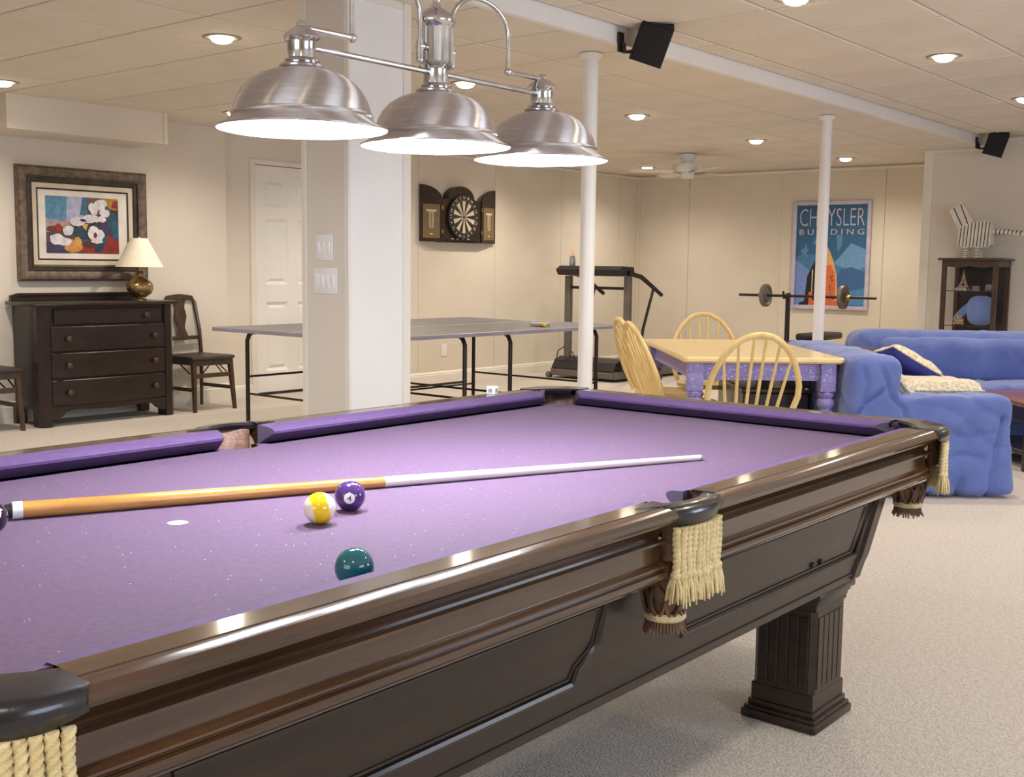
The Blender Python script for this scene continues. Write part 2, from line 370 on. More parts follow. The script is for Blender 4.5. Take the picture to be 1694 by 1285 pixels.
struct('trim_3', B().box(XE, XBEAM-.02, YE-.02, YE, ZB-.03, ZB, .006).box(XBEAM+.02, XR, YE-.02, YE, ZF-.03, ZF, .006), 'trim', 'cream crown strip above the curio cabinet')
struct('trim_4', B().box(XC, XC+.02, 7.6, YD, ZB-.035, ZB, .006), 'trim', 'cream crown strip above the dartboard wall')
# soffit box at the top of the left wall
so = struct('wall_soffit', B().box(XA-.05, -7.765, 3.91, 5.18, 2.122, ZB+.02, .003), 'wall', 'boxed-in soffit under the ceiling above the painting')
obj('end_strip', B().box(-7.768, -7.757, 5.145, 5.182, 2.12, ZB, .002), 'wall', so)
# square column between the pool table and the table tennis table
colm = struct('wall_column', B().box(-3.942, -3.647, 3.316, 3.678, 0, ZB+.02, .002), 'white', 'square boxed column in the middle of the room')
for nm, b in (('corner_trim', B().box(-3.9495, -3.917, 3.3085, 3.322, 0, ZB, .003)), ('corner_trim', B().box(-3.672, -3.6405, 3.309, 3.3225, 0, ZB, .003)),
              ('corner_trim', B().box(-3.65, -3.640, 3.638, 3.684, 0, ZB, .002)), ('top_strip', B().box(-3.65, -3.638, 3.33, 3.63, ZB-.03, ZB, .002)),
              ('face_panel', B().box(-3.92, -3.67, 3.311, 3.318, 0, ZB, .001))):
    obj(nm, b, 'wall' if nm == 'face_panel' else 'trim', colm)
# steel posts
def post(x, y, label):
    t = thing('support_post', label, 'post', (x, y, 0), 0, 'white steel support posts')
    obj('shaft', B().cyl((0, 0, 0), (0, 0, ZB-.004), .041, n=28), 'white', t)
    obj('flange', B().lathe([(.041, -.03), (.05, -.026), (.06, -.012), (.062, 0)], (0, 0, ZB-.004), 28), 'white', t)
    obj('base_plate', B().lathe([(.075, 0), (.075, .006), (.05, .012), (.041, .03)], (0, 0, 0), 28), 'white', t)
post(-3.66, 5.07, 'white round steel post standing in front of the treadmill')
post(-3.68, 8.10, 'white round steel post standing in front of the blue poster')
# six panel door
X0 = XB
d = tag(obj('door_1', B().box(X0-.060, X0-.032, 6.512, 7.385, .012, 2.098, .002), 'white'), 'white six-panel door with its brass hinges on the left', None, None, 'structure')
for c0 in (6.625, 7.0):
    for z0, z1 in ((.22, .86), (1.02, 1.62), (1.73, 1.985)):
        y0, y1 = c0, c0+.265
        b = B(); g = .03
        b.add([(X0-.007, y0, z0), (X0-.007, y1, z0), (X0-.007, y1, z1), (X0-.007, y0, z1), (X0-.030, y0+g, z0+g), (X0-.030, y1-g, z0+g), (X0-.030, y1-g, z1-g), (X0-.030, y0+g, z1-g),
               (X0-.010, y0+1.9*g, z0+1.9*g), (X0-.010, y1-1.9*g, z0+1.9*g), (X0-.010, y1-1.9*g, z1-1.9*g), (X0-.010, y0+1.9*g, z1-1.9*g)],
              [(0,1,5,4), (1,2,6,5), (2,3,7,6), (3,0,4,7), (4,5,9,8), (5,6,10,9), (6,7,11,10), (7,4,8,11), (8,9,10,11)])
        obj('door_panel', b, 'white', d, 10)
for s_ in (0,):
    fr = B()
    ys_ = [6.512, 6.625, 6.89, 7.0, 7.265, 7.385]; zs_ = [.012, .22, .86, 1.02, 1.62, 1.73, 1.985, 2.098]
    for a, c in ((0, 1), (2, 3), (4, 5)): fr.box(X0-.012, X0-.006, ys_[a], ys_[c], zs_[0], zs_[-1])
    for a, c in ((0, 1), (2, 3), (4, 5), (6, 7)): fr.box(X0-.012, X0-.0062, ys_[1], ys_[4], zs_[a], zs_[c])
    obj('door_frame_rails', fr, 'white', d, 0)
obj('door_gap_shade', B().box(X0-.012, X0-.002, 6.53, 7.375, .004, .026), 'black', d)  # black strip standing in for the shaded gap under the door
for z in (1.83, 1.05, .28): obj('hinge', B().cyl((X0-.001, 6.509, z-.045), (X0-.001, 6.509, z+.045), .007, n=8), 'brass', d)
obj('door_knob', B().lathe([(.026, 0), (.026, .006), (.01, .012), (.01, .03), (.026, .045), (.028, .058), (.018, .068)], n=16, X=Matrix.Translation((X0-.006, 7.3, .98)) @ Matrix.Rotation(PI/2, 4, 'Y')), 'brass', d)
struct('trim_5', B().box(XB-.002, XB+.014, 6.45, 6.508, 0, 2.148, .003).box(XB-.002, XB+.014, 7.39, 7.45, 0, 2.148, .003).box(XB-.002, XB+.014, 6.508, 7.39, 2.103, 2.148, .003),
       'trim', 'white casing around the panelled door')
# switch plates, outlet
def plate(name, label, n, x0, x1, z0, z1, y):
    t = thing(name, label, 'light switch', ((x0+x1)/2, y, (z0+z1)/2), 0)
    w_, h_ = x1-x0, z1-z0
    obj('plate', B().box(-w_/2, w_/2, -.006, 0, -h_/2, h_/2, .003, 2), 'white', t)
    p_ = w_/(n+.6)
    for k in range(n):
        c_ = (k-(n-1)/2)*p_
        k_ = obj('switch', B().box(c_-p_*.33, c_+p_*.33, -.009, -.004, -h_*.26, h_*.26, .0015), 'ivory', t)
        obj('rocker', B().add([(c_-p_*.24, -.0085, -h_*.2), (c_+p_*.24, -.0085, -h_*.2), (c_+p_*.24, -.014, h_*.2), (c_-p_*.24, -.014, h_*.2), (c_-p_*.24, -.0085, h_*.21), (c_+p_*.24, -.0085, h_*.21)],
            [(0,1,2,3), (3,2,5,4), (0,3,4), (1,5,2), (0,4,5,1)]), 'white', k_, 0)
plate('light_switch', 'smaller three-gang white switch plate, upper one on the column', 3, -3.855, -3.740, 1.231, 1.343, 3.3105)
plate('light_switch', 'wider four-gang white switch plate, lower one on the column', 4, -3.869, -3.713, 1.086, 1.199, 3.3105)
t = thing('wall_outlet', 'small white wall outlet low on the dartboard wall', 'outlet', (XC+.001, 8.643, .34))
obj('plate', B().box(0, .006, -.042, .042, -.062, .062, .002), 'white', t)
for dz in (-.026, .026): obj('socket', B().box(.004, .008, -.02, .02, dz-.017, dz+.017, .002), 'ivory', t)
# recessed lamps
def can(x, y, z, label, vis=True):
    t = thing('recessed_light', label, 'ceiling light', (x, y, z), 0, 'recessed ceiling lamps')
    obj('trim_ring', B().lathe([(.098, 0), (.097, -.004), (.088, -.007), (.066, -.003), (.05, .0)], (0, 0, 0), 32, caps=False), 'can_ring', t)
    obj('bulb', B().lathe([(.058, -.001), (.056, -.012), (.045, -.024), (.026, -.031), (.004, -.033)], (0, 0, 0), 24), 'can_glow', t)
    l = bpy.data.lights.new('recessed_lamp', 'SPOT'); l.energy = CAN_W; l.color = CAN_COL; l.spot_size = math.radians(158); l.spot_blend = 1.0; l.shadow_soft_size = .06
    lo = bpy.data.objects.new('recessed_lamp', l); C.objects.link(lo); lo.parent = t; lo.location = (0, 0, -.06)
can(-4.93, 3.62, ZB, 'recessed ceiling lamp above and left of the nearest pendant shade')
can(-7.30, 3.66, ZB, 'recessed ceiling lamp above the left soffit, cut by the picture edge')
can(-7.27, 5.45, ZB, 'recessed ceiling lamp half hidden behind the nearest pendant shade')
can(-4.88, 5.42, ZB, 'recessed ceiling lamp seen behind the pendant crossbar')
can(-4.84, 7.31, ZB, 'recessed ceiling lamp just right of the nearer white post')
can(-4.88, 9.29, ZB, 'recessed ceiling lamp between the two white posts, above the fan')
can(-7.2, 11.11, ZB, 'recessed ceiling lamp left of the ceiling fan')
can(-4.9, 11.27, ZB, 'recessed ceiling lamp just right of the farther white post')
can(-2.335, 6.66, ZF, 'recessed lamp on the higher ceiling between the two speakers')
can(-2.385, 4.87, ZF, 'recessed lamp on the higher ceiling at the top edge of the picture')
can(-2.42, 8.58, ZF, 'recessed lamp on the higher ceiling at the right edge of the picture')
for i, (x, y, z) in enumerate(((-.2, 3.0, ZF), (-.2, 6.6, ZF), (-.2, 9.6, ZF), (-7.25, 7.3, ZB), (-7.22, 9.25, ZB), (-4.9, 1.7, ZB), (-.2, -.2, ZF), (-2.38, -1.0, ZF))):
    can(x, y, z, ('recessed lamp on the right-hand ceiling near the first window', 'recessed lamp on the right-hand ceiling near the second window', 'recessed lamp on the right-hand ceiling near the taupe wall',
                  'recessed ceiling lamp hidden behind the middle pendant shade', 'recessed ceiling lamp hidden behind the farthest pendant shade', 'recessed ceiling lamp out of view left of the table', 'recessed lamp out of view above the photographer', 'recessed lamp out of view behind the photographer')[i])
# ================================================================ POOL TABLE
TX, TY = -1.704, 1.765
T = thing('pool_table', 'large pool table with purple cloth, dark wood rails and fringed leather pockets', 'pool table', (TX, TY, 0))
HW, HL, WI, LI = .583, 1.268, .630, 1.313      # cushion nose and wood/cushion joint, half sizes
ZBED, ZRAIL = .755, .803
MY = -.02                                       # centre of the side pockets along the table
RAIL = [(0, 0), (.043, 0), (.0445, -.002), (.0475, -.002), (.049, 0), (.060, -.0005), (.069, -.0035), (.0742, -.010), (.0745, -.017), (.070, -.023), (.0625, -.0265), (.061, -.030),
        (.052, -.0345), (.043, -.042), (.0365, -.051), (.0355, -.0555), (.046, -.0565), (.0515, -.0595), (.0515, -.064), (.046, -.067), (.0395, -.0675),
        (.0395, -.099), (.046, -.1005), (.0515, -.1045), (.0515, -.108), (.047, -.1115), (.047, -.1135), (.0545, -.1155), (.0575, -.120), (.055, -.126), (.048, -.131), (.0435, -.1365), (-.03, -.138), (-.03, -.048), (0, -.048)]
def rail_long(sx, y0, y1):
    b = B(); b.prism([(sx*(WI+o), ZRAIL+z) for o, z in RAIL], 'y', y0, y1); return obj('rail', b, 'walnut', T, 16)
def rail_end(sy, x0, x1):
    b = B(); b.prism([(sy*(LI+o), ZRAIL+z) for o, z in RAIL], 'x', x0, x1)
    return obj('end_rail', b, 'walnut', T, 16)
G = .078
for sx in (1, -1):
    rail_long(sx, MY+G, 1.20); rail_long(sx, -1.20, MY-G)
for sy in (1, -1): rail_end(sy, -.545, .545)
CUSH = [(0, 0), (-.030, -.004), (-.044, -.0095), (-.047, -.0135), (-.045, -.020), (-.004, -.047), (0, -.048)]
def cushion(along, side, back0, back1, nose0, nose1):
    ends = []
    for bk, ns in ((back0, nose0), (back1, nose1)):
        ring = []
        for o, z in CUSH:
            t_ = bk + (ns-bk)*(-o/.047)
            if along == 'y': ring.append((side*(WI+o), t_, ZRAIL+z))
            else: ring.append((t_, side*(LI+o), ZRAIL+z))
        ends.append(ring)
    cu_ = obj('cushion', B().loft(ends), 'cloth_rail', T, 12)
    for ring, sg in ((ends[0], -1), (ends[1], 1)):          # dark facings on the pocket jaws
        ax = 1 if along == 'y' else 0
        def mv(p, d_): q_ = list(p); q_[ax] += d_; return tuple(q_)
        obj('jaw_facing', B().loft([[mv(p, sg*.0004) for p in ring], [mv(p, sg*.005) for p in ring]]), 'facing', cu_, 12)
    return cu_
for sx in (1, -1):
    cushion('y', sx, MY+.066, 1.235, MY+.082, 1.165); cushion('y', sx, -1.235, MY-.066, -1.165, MY-.082)
for sy in (1, -1): cushion('x', sy, -.562, .562, -.50, .50)
# slate bed with cloth, notched at the six pockets
def arc(cx, cy, r, a0, a1, n=9): return [(cx+r*math.cos(a0+(a1-a0)*i/(n-1)), cy+r*math.sin(a0+(a1-a0)*i/(n-1))) for i in range(n)]
poly = []
r_c, r_m = .062, .056; cx_, cy_, mx_ = .615, 1.292, .640
def notch_corner(sx, sy):
    base = math.atan2(-sy, -sx)
    pts = arc(sx*cx_, sy*cy_, r_c, base-1.25, base+1.25, 11); return pts
cr = {}
for sx in (1, -1):
    for sy in (1, -1):
        cr[(sx, sy)] = notch_corner(sx, sy)
poly += cr[(1, -1)] if cr[(1, -1)][0][0] < cr[(1, -1)][-1][0] else cr[(1, -1)][::-1]
poly += [(WI, MY-r_m)] + arc(mx_, MY, r_m, -PI/2-.2, -PI*1.5+.2, 11) + [(WI, MY+r_m)]
poly += cr[(1, 1)] if cr[(1, 1)][0][0] > cr[(1, 1)][-1][0] else cr[(1, 1)][::-1]
poly += cr[(-1, 1)] if cr[(-1, 1)][0][0] > cr[(-1, 1)][-1][0] else cr[(-1, 1)][::-1]
poly += [(-WI, MY+r_m)] + arc(-mx_, MY, r_m, PI/2-.2, -PI/2+.2, 11) + [(-WI, MY-r_m)]
poly += cr[(-1, -1)] if cr[(-1, -1)][0][0] < cr[(-1, -1)][-1][0] else cr[(-1, -1)][::-1]
bm = bmesh.new(); top = bm.faces.new([bm.verts.new((x, y, ZBED)) for x, y in poly])
ext = bmesh.ops.extrude_face_region(bm, geom=[top])
for v in [e for e in ext['geom'] if isinstance(e, bmesh.types.BMVert)]: v.co.z -= .028
bmesh.ops.recalc_face_normals(bm, faces=bm.faces[:]); bmesh.ops.triangulate(bm, faces=[f for f in bm.faces if len(f.verts) > 4])
me = bpy.data.meshes.new('bed'); bm.to_mesh(me); bm.free()
bed = obj('bed_cloth', me, 'cloth', T)
sp = obj('foot_spot', B().lathe([(.0, 0), (.0185, 0), (.0185, .0006), (.0, .0006)][1:3], (-.007, -.618, ZBED+.0002), 20), 'paper', T); sp['label'] = 'round paper spot stuck on the cloth'
# cabinet body below the rails
ZT, ZL = .666, .392
tx_, ty_, bx_, by_ = .592, 1.165, .526, 1.135
b = B().loft([[(sx*x, sy*y, z) for sx, sy in ((1, 1), (-1, 1), (-1, -1), (1, -1))] for x, y, z in ((bx_, by_, ZL), (tx_, ty_, ZT), (tx_-.03, ty_-.03, ZT+.04))])
cab = obj('cabinet', b, 'walnut_dk', T, 20)
obj('slate_frame', B().box(-.6, .6, -1.28, 1.28, .69, .727), 'walnut_dk', T)
def side_pt(sx, y, z, off=.0):   # point on the sloping side of the cabinet
    k = (z-ZL)/(ZT-ZL); return (sx*(bx_+(tx_-bx_)*k+off), y, z)
def end_pt(sy, x, z, off=0.0):
    k = (z-ZL)/(ZT-ZL); return (x, sy*(by_+(ty_-by_)*k+off), z)
def panel_outline(a0, a1, clip0, clip1, z0=.475, z1=.632):
    o = [(a0, z1), (a1, z1)]
    if clip1: o += [(a1, z0+.075), (a1-.012, z0+.058), (a1-.045, z0+.03), (a1-.055, z0)]
    else: o += [(a1-.02, z0)]
    if clip0: o += [(a0+.055, z0), (a0+.045, z0+.03), (a0+.012, z0+.058), (a0, z0+.075)]
    else: o += [(a0+.02, z0)]
    return o
for sx in (1, -1):
    for a0, a1, c0, c1 in ((-1.06, -.115+MY, False, True), (.13, 1.075, True, False)):
        ol = panel_outline(a0, a1, c0, c1)
        pts = []
        for (ya, za), (yb, zb) in zip(ol, ol[1:]+ol[:1]):
            L_ = math.hypot(yb-ya, zb-za); n_ = max(1, int(L_/.25))
            pts += [side_pt(sx, ya+(yb-ya)*i/n_, za+(zb-za)*i/n_, .001) for i in range(n_)]
        obj('panel_moulding', B().tube(pts, .0085, 8, closed=True), 'walnut_dk', T)
        cy2, cz2 = sum(p[0] for p in ol)/len(ol), sum(p[1] for p in ol)/len(ol)
        pts2 = [side_pt(sx, cy2+(y-cy2)*(1-.045/max(.05, abs(a1-a0))*2*.55), cz2+(z-cz2)*.80, .0005) for y, z in ol]
        obj('panel_bead', B().tube(pts2, .0035, 6, closed=True), 'walnut_dk', T)
    obj('lower_bead', B().tube([side_pt(sx, -by_, .414, 0), side_pt(sx, by_, .414, 0)], .004, 6), 'walnut_dk', T)
    for sy in (1, -1):
        obj('corner_board', B().loft([[side_pt(sx, sy*(ya), z, o) for ya, o in ((yy-.052, .0), (yy-.048, .008), (yy-.004, .008), (yy+.004, -.012), (yy-.02, -.012))]
                                     for z, yy in ((ZL+.006, by_), (.44, by_+.006), (.46, by_+.018), (ZT-.05, ty_-.008), (ZT-.03, ty_+.004), (ZT-.002, ty_+.004))]), 'walnut_dk', T, 30)
for dy in (.79, .835):
    obj('bolt_hole', B().sphere(side_pt(1, dy, .499, .002), .0075, 10, 6), 'black', T)
# legs
def leg(sx, sy):
    cxl, cyl_ = sx*.399, sy*1.066
    o = thing('leg', None, None) if False else None
    core = B().prism([(cxl+sa*(.088-ca), cyl_+sb*(.095-cb)) for sa, sb, ca, cb in ((1, 1, .014, 0), (-1, 1, .014, 0), (-1, 1, 0, .014), (-1, -1, 0, .014), (-1, -1, .014, 0), (1, -1, .014, 0), (1, -1, 0, .014), (1, 1, 0, .014))], 'z', .09, .33)
    core.box(cxl-.09, cxl+.09, cyl_-.097, cyl_+.097, .05, .098, .003).box(cxl-.09, cxl+.09, cyl_-.097, cyl_+.097, .322, .35, .003)
    lg = obj('leg', core, 'walnut_dk', T)
    fl = B()
    for k in range(5):                       # flat reeds with narrow flutes between them
        q = -.058 + .029*k
        for s2 in (1, -1):
            fl = B().box(cxl+q-.0125, cxl+q+.0125, cyl_+s2*.095-.003, cyl_+s2*.095+.003, .11, .305, .0015); obj('reed', fl, 'walnut_dk', lg)
            q2 = q*1.08
            fl = B().box(cxl+s2*.088-.003, cxl+s2*.088+.003, cyl_+q2-.0135, cyl_+q2+.0135, .11, .305, .0015); obj('reed', fl, 'walnut_dk', lg)
    pl = B()
    for hx, hy, z0, z1, bv in ((.110, .118, 0, .026, .007), (.104, .112, .024, .036, .005), (.096, .103, .034, .052, .004)): pl.box(cxl-hx, cxl+hx, cyl_-hy, cyl_+hy, z0, z1, bv, 2)
    obj('plinth', pl, 'walnut_dk', lg)
    cp = B()
    for hx, hy, z0, z1, bv in ((.092, .099, .335, .35, .003), (.098, .105, .346, .36, .005), (.108, .114, .358, .378, .007), (.098, .104, .376, .393, .004)): cp.box(cxl-hx, cxl+hx, cyl_-hy, cyl_+hy, z0, z1, bv, 2)
    obj('capital', cp, 'walnut_dk', lg)
for sx in (1, -1):
    for sy in (1, -1): leg(sx, sy)
# pockets: leather iron (part) with liner, net bag and hanging cords
def rope_mesh(L_, r, seed):
    rnd = random.Random(seed); b = B(); rings = []; n = 15; m = int(L_/.0018)
    for i in range(m+1):
        z = -L_*i/m; ring = []
        for j in range(n):
            a = 2*PI*j/n; q = r*(1+.17*math.cos(3*a - z*620))
            ring.append((q*math.cos(a)+.0011*math.sin(i*.11+seed), q*math.sin(a)+.0008*math.sin(i*.17+seed*2), z))
        rings.append(ring)
    b.loft(rings)
    b.lathe([(r*.9, -L_+.006), (r*1.45, -L_+.002), (r*1.3, -L_-.004), (r*.9, -L_-.006)], n=10)
    for k in range(12):                     # frayed tassel strands
        a = 2*PI*k/12+rnd.random()*.4; q = r*(.5+.4*rnd.random()); e = r*(1.5+.9*rnd.random()); l2 = .042+.012*rnd.random()
        b.tube([(q*math.cos(a), q*math.sin(a), -L_-.002), ((q+e)/2*1.15*math.cos(a), (q+e)/2*1.15*math.sin(a), -L_-l2*.5), (e*math.cos(a), e*math.sin(a), -L_-l2)], [.0022, .0026, .0014], 5)
    me = b.mesh('fringe_cord', 40); me.materials.append(M['rope']); return me
ROPES = [rope_mesh(.088, .0068, s) for s in (1, 2, 3)]
def iron_mesh(half, u0, u1, pw, inner, zt, zb, ears, clip=(9, 9)):
    rings = []; n = 15
    for i in range(n):
        v = -half+2*half*i/(n-1); e = 1-abs(v/half)**pw
        uo = u0+(u1-u0)*e; ui = min(uo-.03, inner[0]-inner[1]*(v/half)**2); hb = zb+.012*(1-e); zt2 = zt-.002*(1-e); r_ = .016
        sec = [(ui, zt2-.006), (ui+.006, zt2), (uo-r_, zt2), (uo-r_*.45, zt2-r_*.18), (uo-r_*.12, zt2-r_*.6), (uo, zt2-r_*1.2), (uo-.002, (zt2+hb)/2-.004), (uo-.006, hb+.008), (uo-.012, hb), (uo-.018, hb+.004), (uo-.02, zt2-.018), (ui+.004, zt2-.017)]
        rings.append([(u, max(-(clip[0]+u), min(clip[1]+u, v)), z) for u, z in sec])
    b = B().loft(rings)
    for (ua, va), (ub, vb), (uc, vc) in ears:
        b.add([(ua, va, zt-.004), (ub, vb, zt-.004), (uc, vc, zt-.004), (ua, va, zt+.0005), (ub, vb, zt+.0005), (uc, vc, zt-.0022)], [(0,2,1), (3,4,5), (0,1,4,3), (1,2,5,4), (2,0,3,5)])
    me = b.mesh('pocket', 40); me.materials.append(M['leather_bk']); return me
def liner_mesh(r, a, z0, z1):
    rings = []
    for i in range(17):
        t_ = -a+2*a*i/16
        rings.append([(rad*math.cos(t_), rad*math.sin(t_), z) for rad, z in ((r, z0), (r, z1-.004), (r+.003, z1), (r+.009, z1-.004), (r+.009, z0))])
    me = B().loft(rings).mesh('pocket_liner', 40); me.materials.append(M['leather_br']); return me
def net_mesh(seed):
    rnd = random.Random(seed); b = B(); z0, z1 = .712, .585
    def rad(z):
        k = (z0-z)/(z0-z1); return .050*(1-.30*k**2.2)
    b.lathe([(rad(z)-.006, z) for z in (z0, .68, .65, .62, .60, z1)], n=18, caps=False)
    for k in range(9):
        for s_ in (1, -1):
            pts = []
            for i in range(10):
                z = z0+(z1-z0)*i/9; a = 2*PI*k/9 + s_*(.38*math.sin(PI*i/4.5)) + .1*rnd.random()
                pts.append((rad(z)*math.cos(a), rad(z)*math.sin(a), z))
            b.tube(pts, .0036, 5)
    for k in range(36):
        a = 2*PI*k/36; e = .036+.006*rnd.random(); zz = z1-.026-.010*rnd.random()
        b.tube([(.030*math.cos(a), .030*math.sin(a), z1+.004), (.034*math.cos(a), .034*math.sin(a), z1-.02), (e*math.cos(a), e*math.sin(a), zz)], [.0030, .0034, .0018], 5)
    me = b.mesh('net_bag', 40); me.materials.append(M['net'])
    b2 = B().lathe([(.036, z1-.008), (.0395, z1-.004), (.0395, z1+.004), (.036, z1+.008)], n=18, caps=False); me2 = b2.mesh('net_band', 40); me2.materials.append(M['rope'])
    return me, me2
MID_IRON = iron_mesh(.087, .066, .084, 2.2, (.045, .03), .8065, .762, [((.010, .068), (.052, .075), (.018, .135)), ((.010, -.068), (.052, -.075), (.018, -.135))])
COR_IRON = {1: iron_mesh(.128, .030, .084, 3.2, (-.010, .04), .8065, .764, [], (.085, .113)), -1: iron_mesh(.128, .030, .084, 3.2, (-.010, .04), .8065, .764, [], (.113, .085))}
LIN_M, LIN_C = liner_mesh(.0565, 1.15, .70, .790), liner_mesh(.0625, 1.25, .70, .790)
NETS = [net_mesh(s) for s in (3, 8)]
def pocket(kind, x, y, ang, k, side=1):
    p = obj('pocket', MID_IRON if kind == 'm' else COR_IRON[side], 'leather_bk', T, loc=(x, y, 0), rotz=ang); p['label'] = 'black leather pocket with cream cord fringe'
    obj('pocket_liner', LIN_M if kind == 'm' else LIN_C, 'leather_br', p)
    net, band = NETS[k % 2]
    obj('net_bag', net, 'net', p); obj('net_band', band, 'rope', p)
    n = 12 if kind == 'm' else 19; w_ = .071 if kind == 'm' else .112
    for i in range(n):
        v = -w_+2*w_*i/(n-1); e = 1-abs(v/(.087 if kind == 'm' else .128))**2.6
        u = (.066+.018*e if kind == 'm' else .030+.054*e)-.0085
        c_ = obj('fringe_cord', ROPES[i % 3], 'rope', p, loc=(u, v, .767 if kind == 'm' else .768)); c_.rotation_euler = (random.uniform(-.02, .02), random.uniform(-.02, .015), random.uniform(0, 6))
        c_.scale = (1, 1, random.uniform(.96, 1.05))
pocket('m', .635, MY, 0, 0); pocket('m', -.635, MY, PI, 1)
for k, (sx, sy) in enumerate(((1, 1), (-1, 1), (-1, -1), (1, -1))): pocket('c', sx*.602, sy*1.277, math.atan2(sy, sx), k, -sx*sy)

# ---------------------------------------------------------------- things lying on the pool table
RB = .02858; ZB_ = ZBED+RB
def ball_mat(name, col, axis=None, spot=None):
    m = bpy.data.materials.new(name); m.use_nodes = True; nt = m.node_tree; N = nt.nodes; L = nt.links; p = N['Principled BSDF']
    p.inputs['Roughness'].default_value = .06; p.inputs['Coat Weight'].default_value = .5; p.inputs['Coat Roughness'].default_value = .03
    tc = N.new('ShaderNodeTexCoord'); prev = None
    def dotmask(vec, op, thr, absl):
        d_ = N.new('ShaderNodeVectorMath'); d_.operation = 'DOT_PRODUCT'; L.new(tc.outputs['Object'], d_.inputs[0]); d_.inputs[1].default_value = tuple(Vector(vec).normalized())
        o_ = d_.outputs['Value']
        if absl:
            a_ = N.new('ShaderNodeMath'); a_.operation = 'ABSOLUTE'; L.new(o_, a_.inputs[0]); o_ = a_.outputs[0]
        g = N.new('ShaderNodeMath'); g.operation = op; L.new(o_, g.inputs[0]); g.inputs[1].default_value = thr*RB; return g.outputs[0]
    mx = N.new('ShaderNodeMix'); mx.data_type = 'RGBA'; mx.inputs[6].default_value = lin(col); mx.inputs[7].default_value = lin((240, 232, 214)); mx.inputs[0].default_value = 0
    if axis: L.new(dotmask(axis, 'GREATER_THAN', .48, True), mx.inputs[0])
    out = mx.outputs[2]
    if spot:
        m2 = N.new('ShaderNodeMix'); m2.data_type = 'RGBA'; L.new(out, m2.inputs[6]); m2.inputs[7].default_value = lin((240, 240, 246)); L.new(dotmask(spot, 'GREATER_THAN', .93, False), m2.inputs[0]); out = m2.outputs[2]
    L.new(out, p.inputs['Base Color']); return m
def numeral(parent, txt, spot, s=.0105):
    me = text_mesh(txt, s*.72, s, .01, 0, 3)
    d_ = Vector(spot).normalized(); up = Vector((0, 0, 1)); up = (up-d_*up.dot(d_)).normalized(); rt = up.cross(d_)
    for v in me.vertices:
        q = d_*RB + rt*(v.co.x-s*.36) + up*(v.co.y-s/2); v.co = q.normalized()*(RB+.00012)
    me.materials.clear(); me.materials.append(M['zebra_k']); o = bpy.data.objects.new('numeral', me); C.objects.link(o); o.parent = parent
def ball(label, x, y, m, txt=None, spot=None, roll=0):
    b = B().sphere((0, 0, 0), RB, 40, 24); me = b.mesh('pool_ball', 80); me.materials.append(m)
    o = bpy.data.objects.new('pool_ball', me); C.objects.link(o); o.location = (x, y, ZB_); tag(o, label, 'ball', 'pool balls on the purple cloth')
    if txt: numeral(o, txt, spot)
def todir(px, py, pz):  # direction given as (right, towards camera, up)
    r_ = r0; f_ = Vector((-math.sin(YAW), math.cos(YAW), 0)); return tuple((r_*px - f_*py + Vector((0, 0, 1))*pz).normalized())
sp4 = todir(.08, .93, .02)
ball('dark purple solid number four ball next to the cue', -1.563, 1.422, ball_mat('ball_purple', (74, 46, 110), spot=sp4), '4', sp4)
ball('yellow and white striped ball in front of the purple ball', -1.522, 1.312, ball_mat('ball_yellow_stripe', (246, 206, 14), axis=todir(-.86, .25, -.22)))
ball('dark teal green ball nearest to the side rail', -1.182, 1.083, ball_mat('ball_teal', (20, 88, 98), spot=todir(.6, -.7, .4)))
sp7 = todir(.62, .62, .42)
ball('near-black ball behind the cue butt at the left picture edge', -1.868, .887, ball_mat('ball_black', (34, 22, 44), spot=sp7), '7', sp7)
# cue
p0, p1 = Vector((-1.949, .966, ZBED+.0160)), Vector((-1.366, 2.378, ZBED+.0070))
cue = thing('pool_cue', 'wooden pool cue with honey butt and pale shaft lying across the cloth', 'cue', p0)
ln = (p1-p0).length; dq = (p1-p0).to_track_quat('Y', 'Z'); cue.rotation_mode = 'QUATERNION'; cue.rotation_quaternion = dq
def seg(name, y0, y1, ra, rb_, m): return obj(name, B().tube([(0, y0, 0), (0, (y0+y1)/2, 0), (0, y1, 0)], [ra, (ra+rb_)/2, rb_], 20), m, cue)
obj('bumper', B().tube([(0, -.014, 0), (0, -.011, 0), (0, -.001, 0)], [.009, .0125, .0135], 16), 'black', cue)
seg('butt_cap', 0, .017, .0160, .0160, 'ivory'); seg('butt', .017, .70, .0157, .0116, 'cue_butt'); seg('joint_ring', .70, .708, .0117, .0117, 'cue_butt')
seg('shaft', .708, ln-.03, .0114, .0070, 'cue_shaft'); seg('ferrule', ln-.03, ln-.006, .0072, .0070, 'ivory'); seg('tip', ln-.006, ln, .0069, .006, 'paper')
# chalk cube on the far rail
ch = thing('chalk_cube', 'small white chalk cube standing on the far wooden rail', 'chalk', (-2.372, 2.776, ZRAIL), .2)
obj('cube', B().box(-.0145, .0145, -.0145, .0145, 0, .0265, .003, 2), 'ivory', ch)
for sgn in ((1, 0), (0, -1)):
    b = B()
    if sgn[0]: b.box(.0142, .0150, -.007, .007, .006, .019, .0003)
    else: b.box(-.007, .007, -.0150, -.0142, .006, .019, .0003)
    obj('hollow', b, 'stone', ch)

